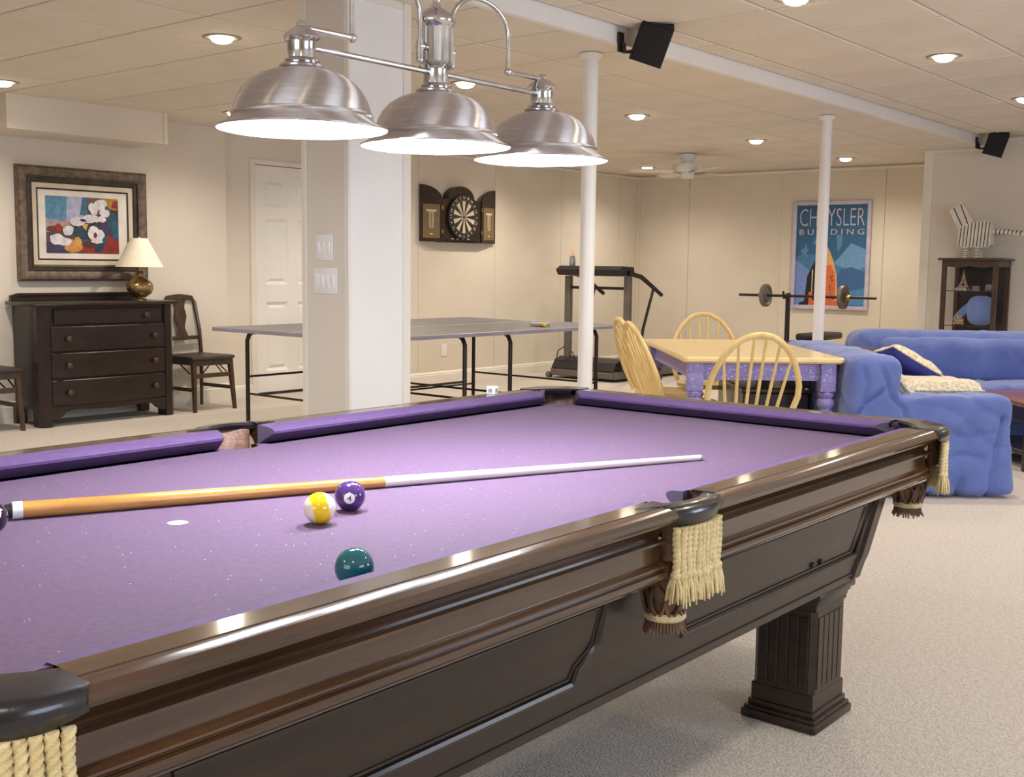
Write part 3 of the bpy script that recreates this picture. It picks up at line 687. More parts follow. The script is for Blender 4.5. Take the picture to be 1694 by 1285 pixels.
# ================================================================ PENDANT LAMP
LX, LY, LZ = -1.704, 1.798, 1.466
P = thing('pendant_lamp', 'three-shade brushed nickel billiard pendant hanging over the pool table', 'pendant lamp', (LX, LY, ZF))
O = Vector((LX, LY, ZF))
DOME = [(.160, 0), (.1612, .0015), (.1608, .0035), (.1585, .0048), (.150, .0088), (.141, .0145), (.1345, .0205), (.1315, .0245), (.1335, .0262), (.1345, .0285), (.1335, .031), (.1300, .0325), (.1292, .036), (.1275, .044), (.1225, .058), (.1135, .0735), (.0985, .0895), (.079, .1015), (.0565, .1098), (.036, .113)]
DOME_IN = [(.035, .1105), (.055, .1072), (.0765, .0988), (.0955, .087), (.1105, .0715), (.1195, .0565), (.1245, .043), (.126, .035), (.1275, .025), (.131, .0195), (.1385, .0122), (.148, .0065), (.157, .0022), (.1590, .0008)]
def shade(dy, tall):
    c_ = Vector((0, dy, LZ-ZF))
    s = obj('shade', B().lathe(DOME, c_, 64, caps=False), 'nickel', P, 32)
    obj('shade_lining', B().lathe(DOME_IN, c_, 48, caps=False), 'enamel_in', s, 60)
    obj('bulb', B().lathe([(.016, .105), (.02, .085), (.03, .06), (.034, .042), (.030, .024), (.018, .013), (.004, .009)], c_, 20), 'bulb', s, 60)
    neck = [(.040, .112), (.043, .1155), (.043, .119), (.037, .123), (.033, .1255), (.0345, .1285), (.0275, .133)]
    if tall:
        neck += [(.0265, .150), (.0275, .162), (.033, .166), (.036, .170), (.0335, .1745), (.0345, .178)]
        obj('neck', B().lathe(neck, c_, 28), 'chrome', s, 40)
        rings = []
        for z in (.176, .25):
            rings.append([(c_.x+(.0325 if j % 2 else .0352)*math.cos(2*PI*j/40), c_.y+(.0325 if j % 2 else .0352)*math.sin(2*PI*j/40), c_.z+z) for j in range(40)])
        obj('fluted_column', B().loft(rings), 'chrome', s, 10)
        obj('cap', B().lathe([(.034, .248), (.0365, .252), (.0405, .257), (.0425, .262), (.041, .267), (.036, .272), (.030, .279), (.020, .287), (.012, .291), (.010, .297), (.006, .302)], c_, 28), 'chrome', s, 40)
    else:
        neck += [(.0268, .142), (.0268, .158), (.0285, .164), (.0335, .167), (.0355, .171), (.033, .175), (.026, .183), (.017, .189), (.0115, .192), (.0105, .1985), (.006, .203)]
        obj('neck', B().lathe(neck, c_, 28), 'chrome', s, 40)
    l = bpy.data.lights.new('pendant_bulb', 'POINT'); l.energy = PEND_W; l.color = PEND_COL; l.shadow_soft_size = .03
    lo = bpy.data.objects.new('pendant_bulb', l); C.objects.link(lo); lo.parent = s; lo.location = c_+Vector((0, 0, .0))
for dy in (-.366, 0, .366): shade(dy, dy == 0)
zc = 1.622-ZF; za = 1.657-ZF
obj('crossbar', B().cyl((0, -.366, zc), (0, .366, zc), .0062, n=12), 'chrome', P)
for s in (-1, 1):
    obj('short_arm', B().cyl((0, s*.366, za), (0, s*.239, za), .006, n=12).sphere((0, s*.239, za), .0095, 14, 8), 'chrome', P)
    ya, yb = s*.239, s*.048
    pts = [(0, ya, za)] + [(0, ya, za+.06)] + [(0, (ya+yb)/2-(ya-yb)/2*-math.cos(t_), za+.075+.068*math.sin(t_)) for t_ in [PI*i/14 for i in range(15)]] + [(0, yb, za+.06), (0, yb, za+.005)]
    obj('scroll_arm', B().tube(pts, .0052, 10), 'chrome', P, 60)
    obj('clamp', B().cyl((0, s*.030, za+.014), (0, yb+s*.006, za+.014), .0085, n=12).cyl((0, yb, za-.012), (0, yb, za+.026), .0085, n=12).sphere((0, yb, za-.014), .0085, 12, 8), 'chrome', P)
z_ = 1.765-ZF; k = 0
while z_ < -.05:                                   # chain links up to the ceiling
    a = PI/2 if k % 2 else 0
    pts = [(.008*math.cos(t_)*math.cos(a), .008*math.cos(t_)*math.sin(a), z_+.012+.016*math.sin(t_)) for t_ in [2*PI*i/12 for i in range(12)]]
    obj('chain_link', B().tube(pts, .0026, 6, closed=True), 'chrome', P); z_ += .026; k += 1
obj('canopy', B().lathe([(.008, -.05), (.012, -.04), (.05, -.028), (.062, -.008), (.063, -.001)], n=28), 'chrome', P)
# ================================================================ LEFT WALL: dresser, lamp, painting, chairs
DX, DY0, DY1 = -7.82, 4.12, 5.245
D = thing('dresser', 'dark mahogany four-drawer dresser against the left wall', 'dresser', (-8.02, (DY0+DY1)/2, 0))
o = (-8.02, (DY0+DY1)/2, 0)
body = B(o).box(-8.24, DX-.022, DY0+.02, DY1-.02, .13, .885, .003)
body.box(-8.24, DX-.02, DY0+.03, DY1-.03, .12, .14)
obj('body', body, 'mahog', D)
for y0, y1 in ((DY0, DY0+.085), (DY1-.085, DY1)):     # chamfered corner posts running down into the feet
    b = B(o); s_ = 1 if y0 == DY0 else -1
    ye, yi = (y0, y1) if s_ == 1 else (y1, y0)
    b.prism([(DX-.12, ye), (DX-.03, ye), (DX, ye+s_*.03), (DX, yi), (DX-.12, yi)], 'z', 0, .885); obj('corner_post', b, 'mahog', D, 10)
    obj('back_foot', B(o).box(-8.24, -8.19, min(ye, yi), max(ye, yi)-.0, 0, .14, .003), 'mahog', D)
obj('top', B(o).box(-8.25, DX+.02, DY0-.03, DY1+.03, .885, .912, .007, 2), 'mahog', D)
gal = B(o).prism([(DY0+.0, .912), (DY1-.0, .912), (DY1-.0, .955), (DY1-.06, .972), (DY0+.06, .972), (DY0, .955)], 'x', -8.245, -8.215); obj('gallery', gal, 'mahog', D, 10)
obj('gallery_moulding', B(o).box(-8.217, -8.205, DY0+.05, DY1-.05, .95, .966, .004), 'mahog', D)
for i, (z0, z1) in enumerate(((.745, .868), (.55, .738), (.352, .543), (.152, .345))):
    y0, y1 = DY0+.087, DY1-.087
    if i == 0: y0 += .03; y1 -= .03
    rings = []
    bow = .0 if i == 0 else .018
    for k in range(13):
        q = y0+.004+(y1-y0-.008)*k/12; e = bow*(1-((k-6)/6)**2)*math.cos((k-6)/6*1.2)
        rings.append([(DX-.03, q, z0+.003), (DX-.006+e, q, z0+.003), (DX-.001+e, q, z0+.008), (DX-.001+e, q, z1-.008), (DX-.006+e, q, z1-.003), (DX-.03, q, z1-.003)])
    dr = obj('drawer', B(o).loft(rings), 'mahog', D, 25)
    for ky in ((4.99,) if i == 0 else (4.335, 5.057)):
        e = bow*.5
        obj('knob', B(o).lathe([(.008, 0), (.008, .012), (.02, .018), (.023, .026), (.018, .034), (.006, .037)], n=18, X=Matrix.Translation((DX-.002+e, ky, (z0+z1)/2+.0)) @ Matrix.Rotation(PI/2, 4, 'Y')), 'chairwood', dr)
ap = [(DY0+.08, .15), (DY1-.08, .15), (DY1-.08, .05), (DY1-.13, .055), (DY1-.17, .075), (DY1-.20, .105), (DY1-.26, .118)] + [(DY1-.26-(DY1-DY0-.52)*k/8, .118-.012*math.sin(PI*k/8)) for k in range(1, 8)] + [(DY0+.26, .118), (DY0+.20, .105), (DY0+.17, .075), (DY0+.13, .055), (DY0+.08, .05)]
obj('apron', B(o).prism(ap, 'x', DX-.028, DX-.006), 'mahog', D, 10)
# table lamp on the dresser
Lm = thing('table_lamp', 'bronze gourd table lamp with ivory cone shade on the dresser', 'table lamp', (-8.0, 5.06, .912))
obj('base', B().lathe([(.055, 0), (.055, .008), (.045, .014), (.042, .024), (.05, .03), (.085, .055), (.103, .09), (.104, .115), (.09, .145), (.06, .165), (.035, .178), (.03, .19), (.034, .215), (.026, .225), (.012, .232)], n=32), 'bronze', Lm, 50)
obj('stem', B().cyl((0, 0, .23), (0, 0, .47), .006, n=8), 'brass', Lm)
obj('lamp_shade', B().loft([[(r_*math.cos(2*PI*j/40), r_*math.sin(2*PI*j/40), z) for j in range(40)] for r_, z in ((.183, .262), (.064, .487), (.062, .487), (.181, .262))], closed=True, caps=False), 'shade', Lm, 50)
obj('finial', B().lathe([(.006, .47), (.012, .478), (.012, .49), (.005, .5)], n=12), 'brass', Lm)
# framed flower painting
PX = XA
F = thing('framed_painting', 'painting of white flowers in a wide weathered wood frame', 'painting', (PX, 4.745, 1.06))
o = (PX, 4.745, 1.06)
y0, y1, z0, z1 = 4.20, 5.29, 1.06, 1.924
def frame_ring(name, in0, in1, prof, m):
    """mitred moulding: prof = [(t, h)] t from 0 at in0 to 1 at in1"""
    rings = []
    for (sy, sz) in ((0, 0), (1, 0), (1, 1), (0, 1)):
        ring = []
        for t_, h in prof:
            q = in0+(in1-in0)*t_
            ring.append((PX+h, (y1-q) if sy else (y0+q), (z1-q) if sz else (z0+q)))
        rings.append(ring)
    return obj(name, B(o).loft(rings, caps=False, closed=True), m, F, 25)
frame_ring('frame', 0, .078, [(0, .0), (0, .030), (.08, .040), (.14, .038), (.22, .050), (.5, .056), (.75, .050), (.9, .040), (1, .036), (1, 0)], 'frame')
frame_ring('inner_moulding', .076, .125, [(0, 0), (0, .036), (.12, .044), (.28, .044), (.36, .032), (.6, .032), (.68, .037), (.84, .034), (.9, .024), (1, .022), (1, 0)], 'frame_in')
frame_ring('linen_liner', .123, .162, [(0, 0), (0, .022), (1, .017), (1, 0)], 'linen')
frame_ring('fillet', .160, .172, [(0, 0), (0, .019), (.5, .022), (1, .017), (1, 0)], 'frame_dk')
frame_ring('mat_board', .170, .232, [(0, .0), (0, .012), (1, .012), (1, 0)], 'matboard')
rp = random.Random(4)
def blob(cx, cy, rx, ry, n=18, jit=.10, rot=0.0):
    pts = []
    for i in range(n):
        a = 2*PI*i/n; k = 1+rp.uniform(-jit, jit); x, y = rx*k*math.cos(a), ry*k*math.sin(a)
        pts.append((cx+x*math.cos(rot)-y*math.sin(rot), cy+x*math.sin(rot)+y*math.cos(rot)))
    return pts
def clampp(pts): return [(min(1, max(0, x)), min(1, max(0, y))) for x, y in pts]
S = [((96, 84, 92), [(0, 0), (1, 0), (1, 1), (0, 1)]), ((104, 158, 190), [(0, .42), (.26, .45), (.32, 1), (0, 1)]), ((96, 150, 186), [(0, .6), (.2, .62), (.3, 1), (0, 1)]),
     ((178, 166, 176), [(0, .36), (.34, .4), (.34, .55), (0, .6)]), ((190, 194, 226), [(.27, .55), (.5, .5), (.52, 1), (.29, 1)]), ((70, 118, 156), [(.46, .68), (.56, .7), (.6, 1), (.5, 1)]),
     ((120, 98, 74), [(.55, .78), (.72, .75), (.78, 1), (.58, 1)]), ((186, 140, 52), [(.8, .85), (.98, .78), (1, 1), (.78, 1)]), ((150, 52, 48), [(.9, .84), (1, .82), (1, .97), (.93, .96)]),
     ((64, 52, 70), [(.62, .3), (1, .2), (1, .8), (.78, .78)]), ((38, 86, 104), blob(.86, .62, .12, .16)), ((44, 92, 124), blob(.95, .42, .06, .18)), ((70, 60, 96), blob(.8, .45, .06, .2)),
     ((150, 48, 46), [(.45, .0), (1, .0), (1, .22), (.86, .34), (.62, .12), (.5, .14)]), ((128, 62, 50), blob(.12, .42, .12, .06)), ((168, 52, 50), blob(.17, .45, .05, .06)), ((208, 160, 116), blob(.24, .52, .06, .05)),
     ((70, 62, 100), [(0, 0), (.3, 0), (.3, .12), (.08, .17), (0, .2)]), ((226, 158, 84), blob(.36, .12, .12, .12)), ((232, 178, 84), blob(.42, .2, .05, .1)), ((30, 70, 86), blob(.73, .16, .07, .14, rot=-.3)), ((36, 96, 120), blob(.78, .26, .05, .08)),
     ((84, 60, 50), blob(.6, .16, .09, .06)), ((224, 190, 92), [(.47, .52), (.57, .53), (.53, .4)]), ((30, 78, 96), [(.34, .42), (.4, .47), (.44, .43), (.5, .46), (.57, .36), (.55, .26), (.47, .27), (.38, .34)]),
     ((236, 232, 238), blob(.14, .24, .1, .1)), ((238, 234, 240), blob(.24, .2, .1, .07)), ((240, 236, 240), blob(.29, .4, .07, .09, rot=-.4)), ((234, 230, 238), blob(.42, .56, .11, .08)), ((240, 236, 242), blob(.6, .62, .12, .08)),
     ((242, 238, 242), blob(.64, .8, .06, .11, rot=.2)), ((244, 240, 244), blob(.75, .88, .09, .1)), ((244, 240, 244), blob(.8, .74, .07, .08)), ((238, 234, 240), blob(.76, .62, .06, .06)),
     ((244, 240, 244), blob(.64, .36, .08, .13)), ((240, 236, 242), blob(.72, .34, .07, .09)), ((238, 232, 238), blob(.68, .22, .08, .04)), ((120, 50, 40), blob(.66, .33, .025, .05)), ((190, 96, 60), blob(.71, .74, .015, .035)),
     ((40, 36, 48), [(.44, .6), (.5, .56), (.55, .58), (.5, .62)]), ((40, 36, 48), [(.57, .51), (.63, .5), (.69, .55), (.66, .57), (.6, .54)]), ((52, 108, 150), blob(.83, .83, .025, .04))]
Xm = Matrix.Translation((PX+.0135, 4.432, 1.275)) @ Matrix(((0, 0, 1, 0), (1, 0, 0, 0), (0, 1, 0, 0), (0, 0, 0, 1)))
Xm = Matrix.Translation(-Vector(o)) @ Xm
flat_print('painting', [(c_, clampp(p_)) for c_, p_ in S], (.608, .432), 'paint', F, Xm)
obj('backing', B(o).box(PX, PX+.0125, 4.40, 5.09, 1.25, 1.74), 'matboard', F)
# folding side chairs (built facing +x, backs to the wall)
def side_chair(loc, rotz, label):
    t = thing('folding_chair', label, 'chair', loc, rotz, 'dark wood side chairs beside the dresser')
    hw0, hw1 = .20, .185
    b = B(); n = 13
    pr = [(-.20, -.19), (.19, -.215), (.215, -.12), (.222, 0), (.215, .12), (.19, .215), (-.20, .19)]
    b.loft([[(x*k, y*k, z) for x, y in pr] for k, z in ((1, .425), (1.02, .436), (1.0, .449), (.9, .455))]); obj('seat', b, 'seat_dk', t, 40)
    obj('seat_rail', B().box(.165, .19, -.19, .19, .375, .425, .004).box(-.2, .18, -.195, -.172, .38, .425, .004).box(-.2, .18, .172, .195, .38, .425, .004).box(-.2, -.175, -.18, .18, .38, .425, .004), 'chairwood', t)
    for s in (-1, 1):
        obj('leg', B().loft([[(.165+dx+a, s*(.187+dy)+c_, z) for a, c_ in ((-w_, -w_), (w_, -w_), (w_, w_), (-w_, w_))] for dx, dy, z, w_ in ((.035, .018, 0, .0125), (.01, .004, .3, .0165), (0, 0, .425, .018))]), 'chairwood', t)
        pts = [(-.205, s*.185, 0), (-.2, s*.185, .42), (-.212, s*.178, .64), (-.236, s*.160, .82), (-.243, s*.150, .89)]
        obj('leg', B().tube(pts, [.0135, .018, .017, .0165, .016], 8), 'chairwood', t)
        obj('side_stretcher', B().box(-.2, .17, s*.187-.009, s*.187+.009, .165, .195, .003), 'chairwood', t)
        obj('folding_brace', B().cyl((.175, s*.04, .372), (.168, s*.115, .295), .006, n=6), 'dark_metal', t); obj('folding_brace', B().cyl((.0, s*.187, .38), (.12, s*.187, .31), .006, n=6), 'dark_metal', t)
    obj('front_stretcher', B().box(.163, .184, -.185, .185, .275, .312, .004), 'chairwood', t)
    pts = [(-.243, -.152, .885), (-.245, -.13, .922), (-.247, -.08, .930), (-.248, 0, .938), (-.247, .08, .930), (-.245, .13, .922), (-.243, .152, .885)]
    rings = []
    for k, p in enumerate(pts):
        h_ = .018 if k in (0, 6) else (.028 if k in (1, 5) else .032)
        rings.append([(p[0]-.010, p[1], p[2]-h_), (p[0]+.010, p[1], p[2]-h_), (p[0]+.008, p[1], p[2]+.012), (p[0]-.008, p[1], p[2]+.012)])
    obj('crest_rail', B().loft(rings), 'chairwood', t, 40)
    obj('lower_back_rail', B().box(-.222, -.204, -.176, .176, .565, .598, .004), 'chairwood', t)
    spl = [(-.06, .594), (-.05, .62), (-.036, .65), (-.032, .68), (-.046, .72), (-.058, .76), (-.054, .80), (-.042, .83), (-.05, .87), (-.062, .902)]
    rings = []
    for y, z in spl:
        x = -.212-.034*((z-.594)/.3); rings.append([(x-.006, y, z), (x+.006, y, z), (x+.006, -y, z), (x-.006, -y, z)])
    obj('splat', B().loft(rings), 'chairwood', t, 40)
side_chair((-8.005, 5.60, 0), 0.06, 'dark wooden chair with vase-shaped splat right of the dresser')
side_chair((-8.03, 3.78, 0), 0.0, 'dark wooden chair left of the dresser, cut by the picture edge')
# ================================================================ TABLE TENNIS TABLE
o = (-5.89, 6.14, 0)
K = thing('table_tennis_table', 'grey table tennis table on dark tubular legs without a net', 'table', o)
for y0, y1 in ((4.82, 6.133), (6.141, 7.46)):
    tp = obj('table_half', B(o).box(-6.71, -5.07, y0, y1, .748, .764, .002), 'ppgrey', K)
    e = B(o)
    e.box(-5.076, -5.062, y0, y1, .738, .766, .003)
    e.box(-6.718, -6.704, y0, y1, .738, .766, .003)
    if y0 < 5: e.box(-6.718, -5.062, y0-.008, y0+.006, .738, .766, .003)
    else: e.box(-6.718, -5.062, y1-.006, y1+.008, .738, .766, .003)
    obj('edge_band', e, 'ppedge', tp)
    obj('centre_line', B(o).box(-5.893, -5.887, y0+.01, y1-.01, .7638, .7645), 'white', tp)
def bent_leg(x, y, top, xi):
    pts = [(x, y, 0), (x, y, top-.07), (x+xi*.02, y, top-.03), (x+xi*.055, y, top-.008), (x+xi*.12, y, top)]
    return obj('leg', B(o).tube(pts, .0155, 10), 'dark_metal', K, 60)
for y in (4.95, 5.79, 6.28, 7.35):
    for x, s in ((-5.2, -1), (-6.5, 1)): bent_leg(x, y, .742, s)
for x in (-5.2, -6.5):
    obj('side_bar', B(o).cyl((x, 4.95, .42), (x, 5.79, .42), .008, n=8), 'dark_metal', K)
    obj('side_bar', B(o).cyl((x, 6.28, .2), (x, 7.35, .2), .008, n=8), 'dark_metal', K)
for y in (4.95, 5.79, 6.28, 7.35): obj('cross_bar', B(o).cyl((-6.5, y, .3), (-5.2, y, .3), .008, n=8), 'dark_metal', K)
for y in (5.79, 6.28): obj('leg_foot', B(o).box(-5.222, -5.178, y-.03, y+.03, 0, .12, .004), 'black', K)
pd = thing('table_tennis_bat', 'table tennis bat with yellow rubber lying on the grey table', 'bat', (-5.34, 6.80, .765), .9)
obj('blade', B().lathe([(.078, 0), (.08, .003), (.08, .010), (.078, .013)], (0, 0, .012), 28), 'paper', pd)
obj('rubber', B().lathe([(.077, 0), (.078, .002), (.077, .004)], (0, 0, .008), 28), 'yellow', pd)
obj('handle', B().box(-.014, .014, -.175, -.07, .004, .028, .007, 2), 'yellow', pd)

# ================================================================ DARTBOARD CABINET
DQ = -.095
o = (XC, 8.91+DQ, 1.452)
DB = thing('dartboard_cabinet', 'arched dark wood dartboard cabinet with open doors on the panelled wall', 'dartboard', o)
def arch(y0, y1, z0, zs, zt, n=12):
    cy = (y0+y1)/2; r_ = (y1-y0)/2
    return [(y0, z0), (y1, z0), (y1, zs)] + [(cy+r_*math.cos(PI*i/n), zs+(zt-zs)*math.sin(PI*i/n)) for i in range(1, n)] + [(y0, zs)]
obj('case', B(o).prism([(8.62+DQ, 1.452), (9.21+DQ, 1.452), (9.21+DQ, 1.86), (9.17+DQ, 1.885), (9.11+DQ, 1.90)] + [(8.91+DQ+.2*math.cos(PI*i/12), 1.90+.13*math.sin(PI*i/12)) for i in range(0, 13)] + [(8.71+DQ, 1.90), (8.65+DQ, 1.885), (8.62+DQ, 1.86)], 'x', XC+.002, XC+.082), 'walnut_dk', DB, 20)
bx = XC+.083; cyb, czb, RB2 = 8.912+DQ, 1.715, .228
Xr = Matrix.Translation((bx, cyb, czb)) @ Matrix.Rotation(PI/2, 4, 'Y')
db = obj('dartboard', B(o).lathe([(RB2, 0), (RB2, .028), (RB2-.006, .034), (RB2*.80, .034), (RB2*.79, .03), (.001, .03)], n=60, X=Xr), 'black', DB)
S = []
R0 = .78
for k in range(20):
    a0, a1 = 2*PI*(k-.5)/20, 2*PI*(k+.5)/20
    def ring(ra, rb): return [(ra*math.cos(a0), ra*math.sin(a0)), (rb*math.cos(a0), rb*math.sin(a0)), (rb*math.cos((a0+a1)/2), rb*math.sin((a0+a1)/2)), (rb*math.cos(a1), rb*math.sin(a1)), (ra*math.cos(a1), ra*math.sin(a1))]
    c1 = (206, 194, 172) if k % 2 else (44, 36, 32); c2 = (74, 62, 48) if k % 2 else (70, 44, 38)
    S.append((c1, ring(.06, R0-.05)))
for k in range(20):
    a0, a1 = 2*PI*(k-.5)/20, 2*PI*(k+.5)/20; c2 = (66, 68, 58) if k % 2 else (88, 62, 54)
    S.append((c2, ring(R0-.05, R0)))
S.append(((70, 84, 66), [(.06*math.cos(2*PI*i/16), .06*math.sin(2*PI*i/16)) for i in range(16)]))
S.append(((140, 56, 48), [(.025*math.cos(2*PI*i/12), .025*math.sin(2*PI*i/12)) for i in range(12)]))
YZ = Matrix(((0, 0, 1, 0), (1, 0, 0, 0), (0, 1, 0, 0), (0, 0, 0, 1)))
flat_print('dartboard_face', S, (RB2, RB2), 'print', db, Matrix.Translation(-Vector(o)) @ Matrix.Translation((bx+.0305, cyb, czb)) @ YZ)
nums = [6, 13, 4, 18, 1, 20, 5, 12, 9, 14, 11, 8, 16, 7, 19, 3, 17, 2, 15, 10]
for k, nn in enumerate(nums):
    a = 2*PI*k/20; me = text_mesh(str(nn), .016*len(str(nn)), .026, 0, .0004, 1)
    Xn = Matrix.Translation(-Vector(o)) @ Matrix.Translation((bx+.0345, cyb+.2*math.cos(a), czb+.2*math.sin(a))) @ YZ @ Matrix.Rotation(a-PI/2, 4, 'Z') @ Matrix.Translation((-.008*len(str(nn)), -.013, 0))
    me.transform(Xn); me.materials.clear(); obj('number', me, 'zebra_w', db)
def cdoor(hy, sgn, ang, w_):
    root = obj('door', B(), 'walnut', DB) if False else None
    n = 10; zs = 1.86; pts = [(0, 1.455), (w_, 1.455), (w_, 2.0)] + [(w_*math.cos(PI/2*i/n)**1.0, 1.875+.14*math.sin(PI/2*i/n)) for i in range(0)]
    pts = [(0, 1.455), (w_, 1.455), (w_, 2.022)] + [(w_-w_*math.sin(PI/2*i/n), 1.875+.147*math.cos(PI/2*i/n)) for i in range(1, n+1)]
    Xd = Matrix.Translation((XC+.075, hy, 0)) @ Matrix.Rotation(ang, 4, 'Z')
    b = B(o).prism([(sgn*p[0], p[1]) for p in pts], 'x', 0, .02, X=Xd)
    d_ = obj('door', b, 'walnut_dk', DB, 20)
    obj('scoreboard', B(o).box(.02, .022, min(sgn*.035, sgn*(w_-.03)), max(sgn*.035, sgn*(w_-.03)), 1.49, 1.83, X=Xd), 'net', d_)
    S = [((124, 104, 72), [(0, 0), (1, 0), (1, 1), (0, 1)]), ((190, 182, 160), [(.38, .3), (.62, .3), (.64, .8), (.36, .8)]), ((206, 198, 178), [(.2, .78), (.8, .78), (.8, .84), (.2, .84)]), ((226, 190, 90), [(.4, .1), (.6, .1), (.6, .14), (.4, .14)]), ((150, 128, 92), [(.44, .32), (.56, .32), (.56, .76), (.44, .76)])]
    Xs = Matrix.Translation(-Vector(o)) @ Xd @ Matrix.Translation((.0225, min(sgn*.035, sgn*(w_-.03)), 1.49)) @ YZ
    flat_print('score_print', S, (w_-.065, .34), 'print', d_, Xs)
    for z in (1.56, 1.8): obj('hinge', B(o).box(.018, .026, sgn*-.0-.012, .012, z-.02, z+.02, .002, X=Xd), 'brass', d_)
cdoor(8.615+DQ, -1, -.22, .27); cdoor(9.215+DQ, 1, .22, .30)
obj('dart_ledge', B(o).box(XC+.08, XC+.10, 8.68+DQ, 9.14+DQ, 1.47, 1.48, .002), 'walnut_dk', DB)
for k, q in enumerate((8.65, 8.73, 8.81, 8.89)): obj('dart_tip', B(o).cyl((XC+.092, q, 1.486), (XC+.092, q+.035, 1.49), .004, n=6), 'ivory', DB)

# ================================================================ TREADMILL
o = (-7.18, 10.65, 0)
TM = thing('treadmill', 'dark grey treadmill with high console standing in the far corner', 'treadmill', o)
obj('deck', B(o).box(-7.58, -6.80, 9.95, 11.7, .05, .15, .01), 'tgrey', TM)
obj('running_belt', B(o).box(-7.45, -6.93, 10.3, 11.68, .148, .158, .002), 'black', TM)
hd = [(9.90, .06), (9.90, .12), (9.95, .2), (10.05, .235), (10.28, .225), (10.38, .16), (10.38, .06)]
obj('motor_cover', B(o).prism(hd, 'x', -7.60, -6.78), 'black', TM, 20)
obj('front_trim', B(o).box(-7.61, -6.77, 9.885, 9.93, .03, .10, .01).box(-7.62, -7.60, 9.9, 11.7, .03, .11, .006).box(-6.79, -6.75, 9.9, 11.7, .03, .11, .006), 'tgrey', TM)
obj('wheel', B(o).cyl((-7.66, 9.90, .035), (-7.61, 9.90, .035), .033, n=14), 'tgrey', TM)
for x in (-7.50, -6.72):
    s_ = 1 if x > -7 else -1
    obj('upright', B(o).box(x-.035, x+.035, 10.02, 10.09, .1, 1.12, .008), 'tgrey', TM)
    pts = [(x, 10.05, 1.16), (x, 10.3, 1.12), (x, 10.6, .98), (x, 10.72, .92)]
    hr = obj('handrail', B(o).tube(pts, [.026, .026, .022, .022], 8), 'dark_metal', TM, 60)
    obj('rail_strut', B(o).tube([(x, 10.55, .99), (x, 10.36, .55), (x, 10.3, .12)], .016, 8), 'dark_metal', TM, 60)
obj('console', B(o).prism([(9.92, 1.13), (9.88, 1.19), (9.95, 1.23), (10.16, 1.22), (10.18, 1.12)], 'x', -7.55, -6.72), 'black', TM, 20)
obj('console_bar', B(o).box(-7.46, -6.75, 10.03, 10.07, .98, 1.01, .006), 'dark_metal', TM)
obj('power_cord', B(o).tube([(-7.56, 9.93, .2), (-7.52, 9.9, .3), (-7.42, 9.9, .36), (-7.32, 9.9, .3), (-7.3, 9.93, .2)], .006, 6), 'black', TM)
bt = thing('water_bottle', 'clear sports bottle standing on the treadmill console', 'bottle', (-7.455, 10.05, 1.224))
obj('body', B().lathe([(.03, 0), (.034, .01), (.034, .08), (.026, .1), (.03, .11)], n=16), 'stone', bt, 50)
obj('cap', B().lathe([(.03, .11), (.022, .13), (.014, .15), (.012, .175), (.006, .182)], n=14), 'tan', bt, 50)

# ================================================================ POSTER
o = (-5.455, YD-.015, .77)
PS = thing('framed_poster', 'blue framed poster reading CHRYSLER BUILDING on the far wall', 'poster', o)
x0, x1, z0, z1 = -5.92, -4.99, .77, 1.992
yf = YD-.008
f_ = B(o)
for a0, a1, c0, c1 in ((x0, x0+.045, z0, z1), (x1-.045, x1, z0, z1), (x0+.045, x1-.045, z0, z0+.045), (x0+.045, x1-.045, z1-.045, z1)): f_.box(a0, a1, yf-.03, yf, c0, c1, .006)
obj('frame', f_, 'silver', PS)
pw, ph = x1-x0-.064, z1-z0-.064
XZ = Matrix(((1, 0, 0, 0), (0, 0, -1, 0), (0, 1, 0, 0), (0, 0, 0, 1)))
Xp = Matrix.Translation(-Vector(o)) @ Matrix.Translation((x0+.032, yf-.006, z0+.032)) @ XZ
def wave(y0, amp, ph_, n=16): return [(i/n, y0+amp*math.sin(ph_+i/n*5)) for i in range(n+1)]
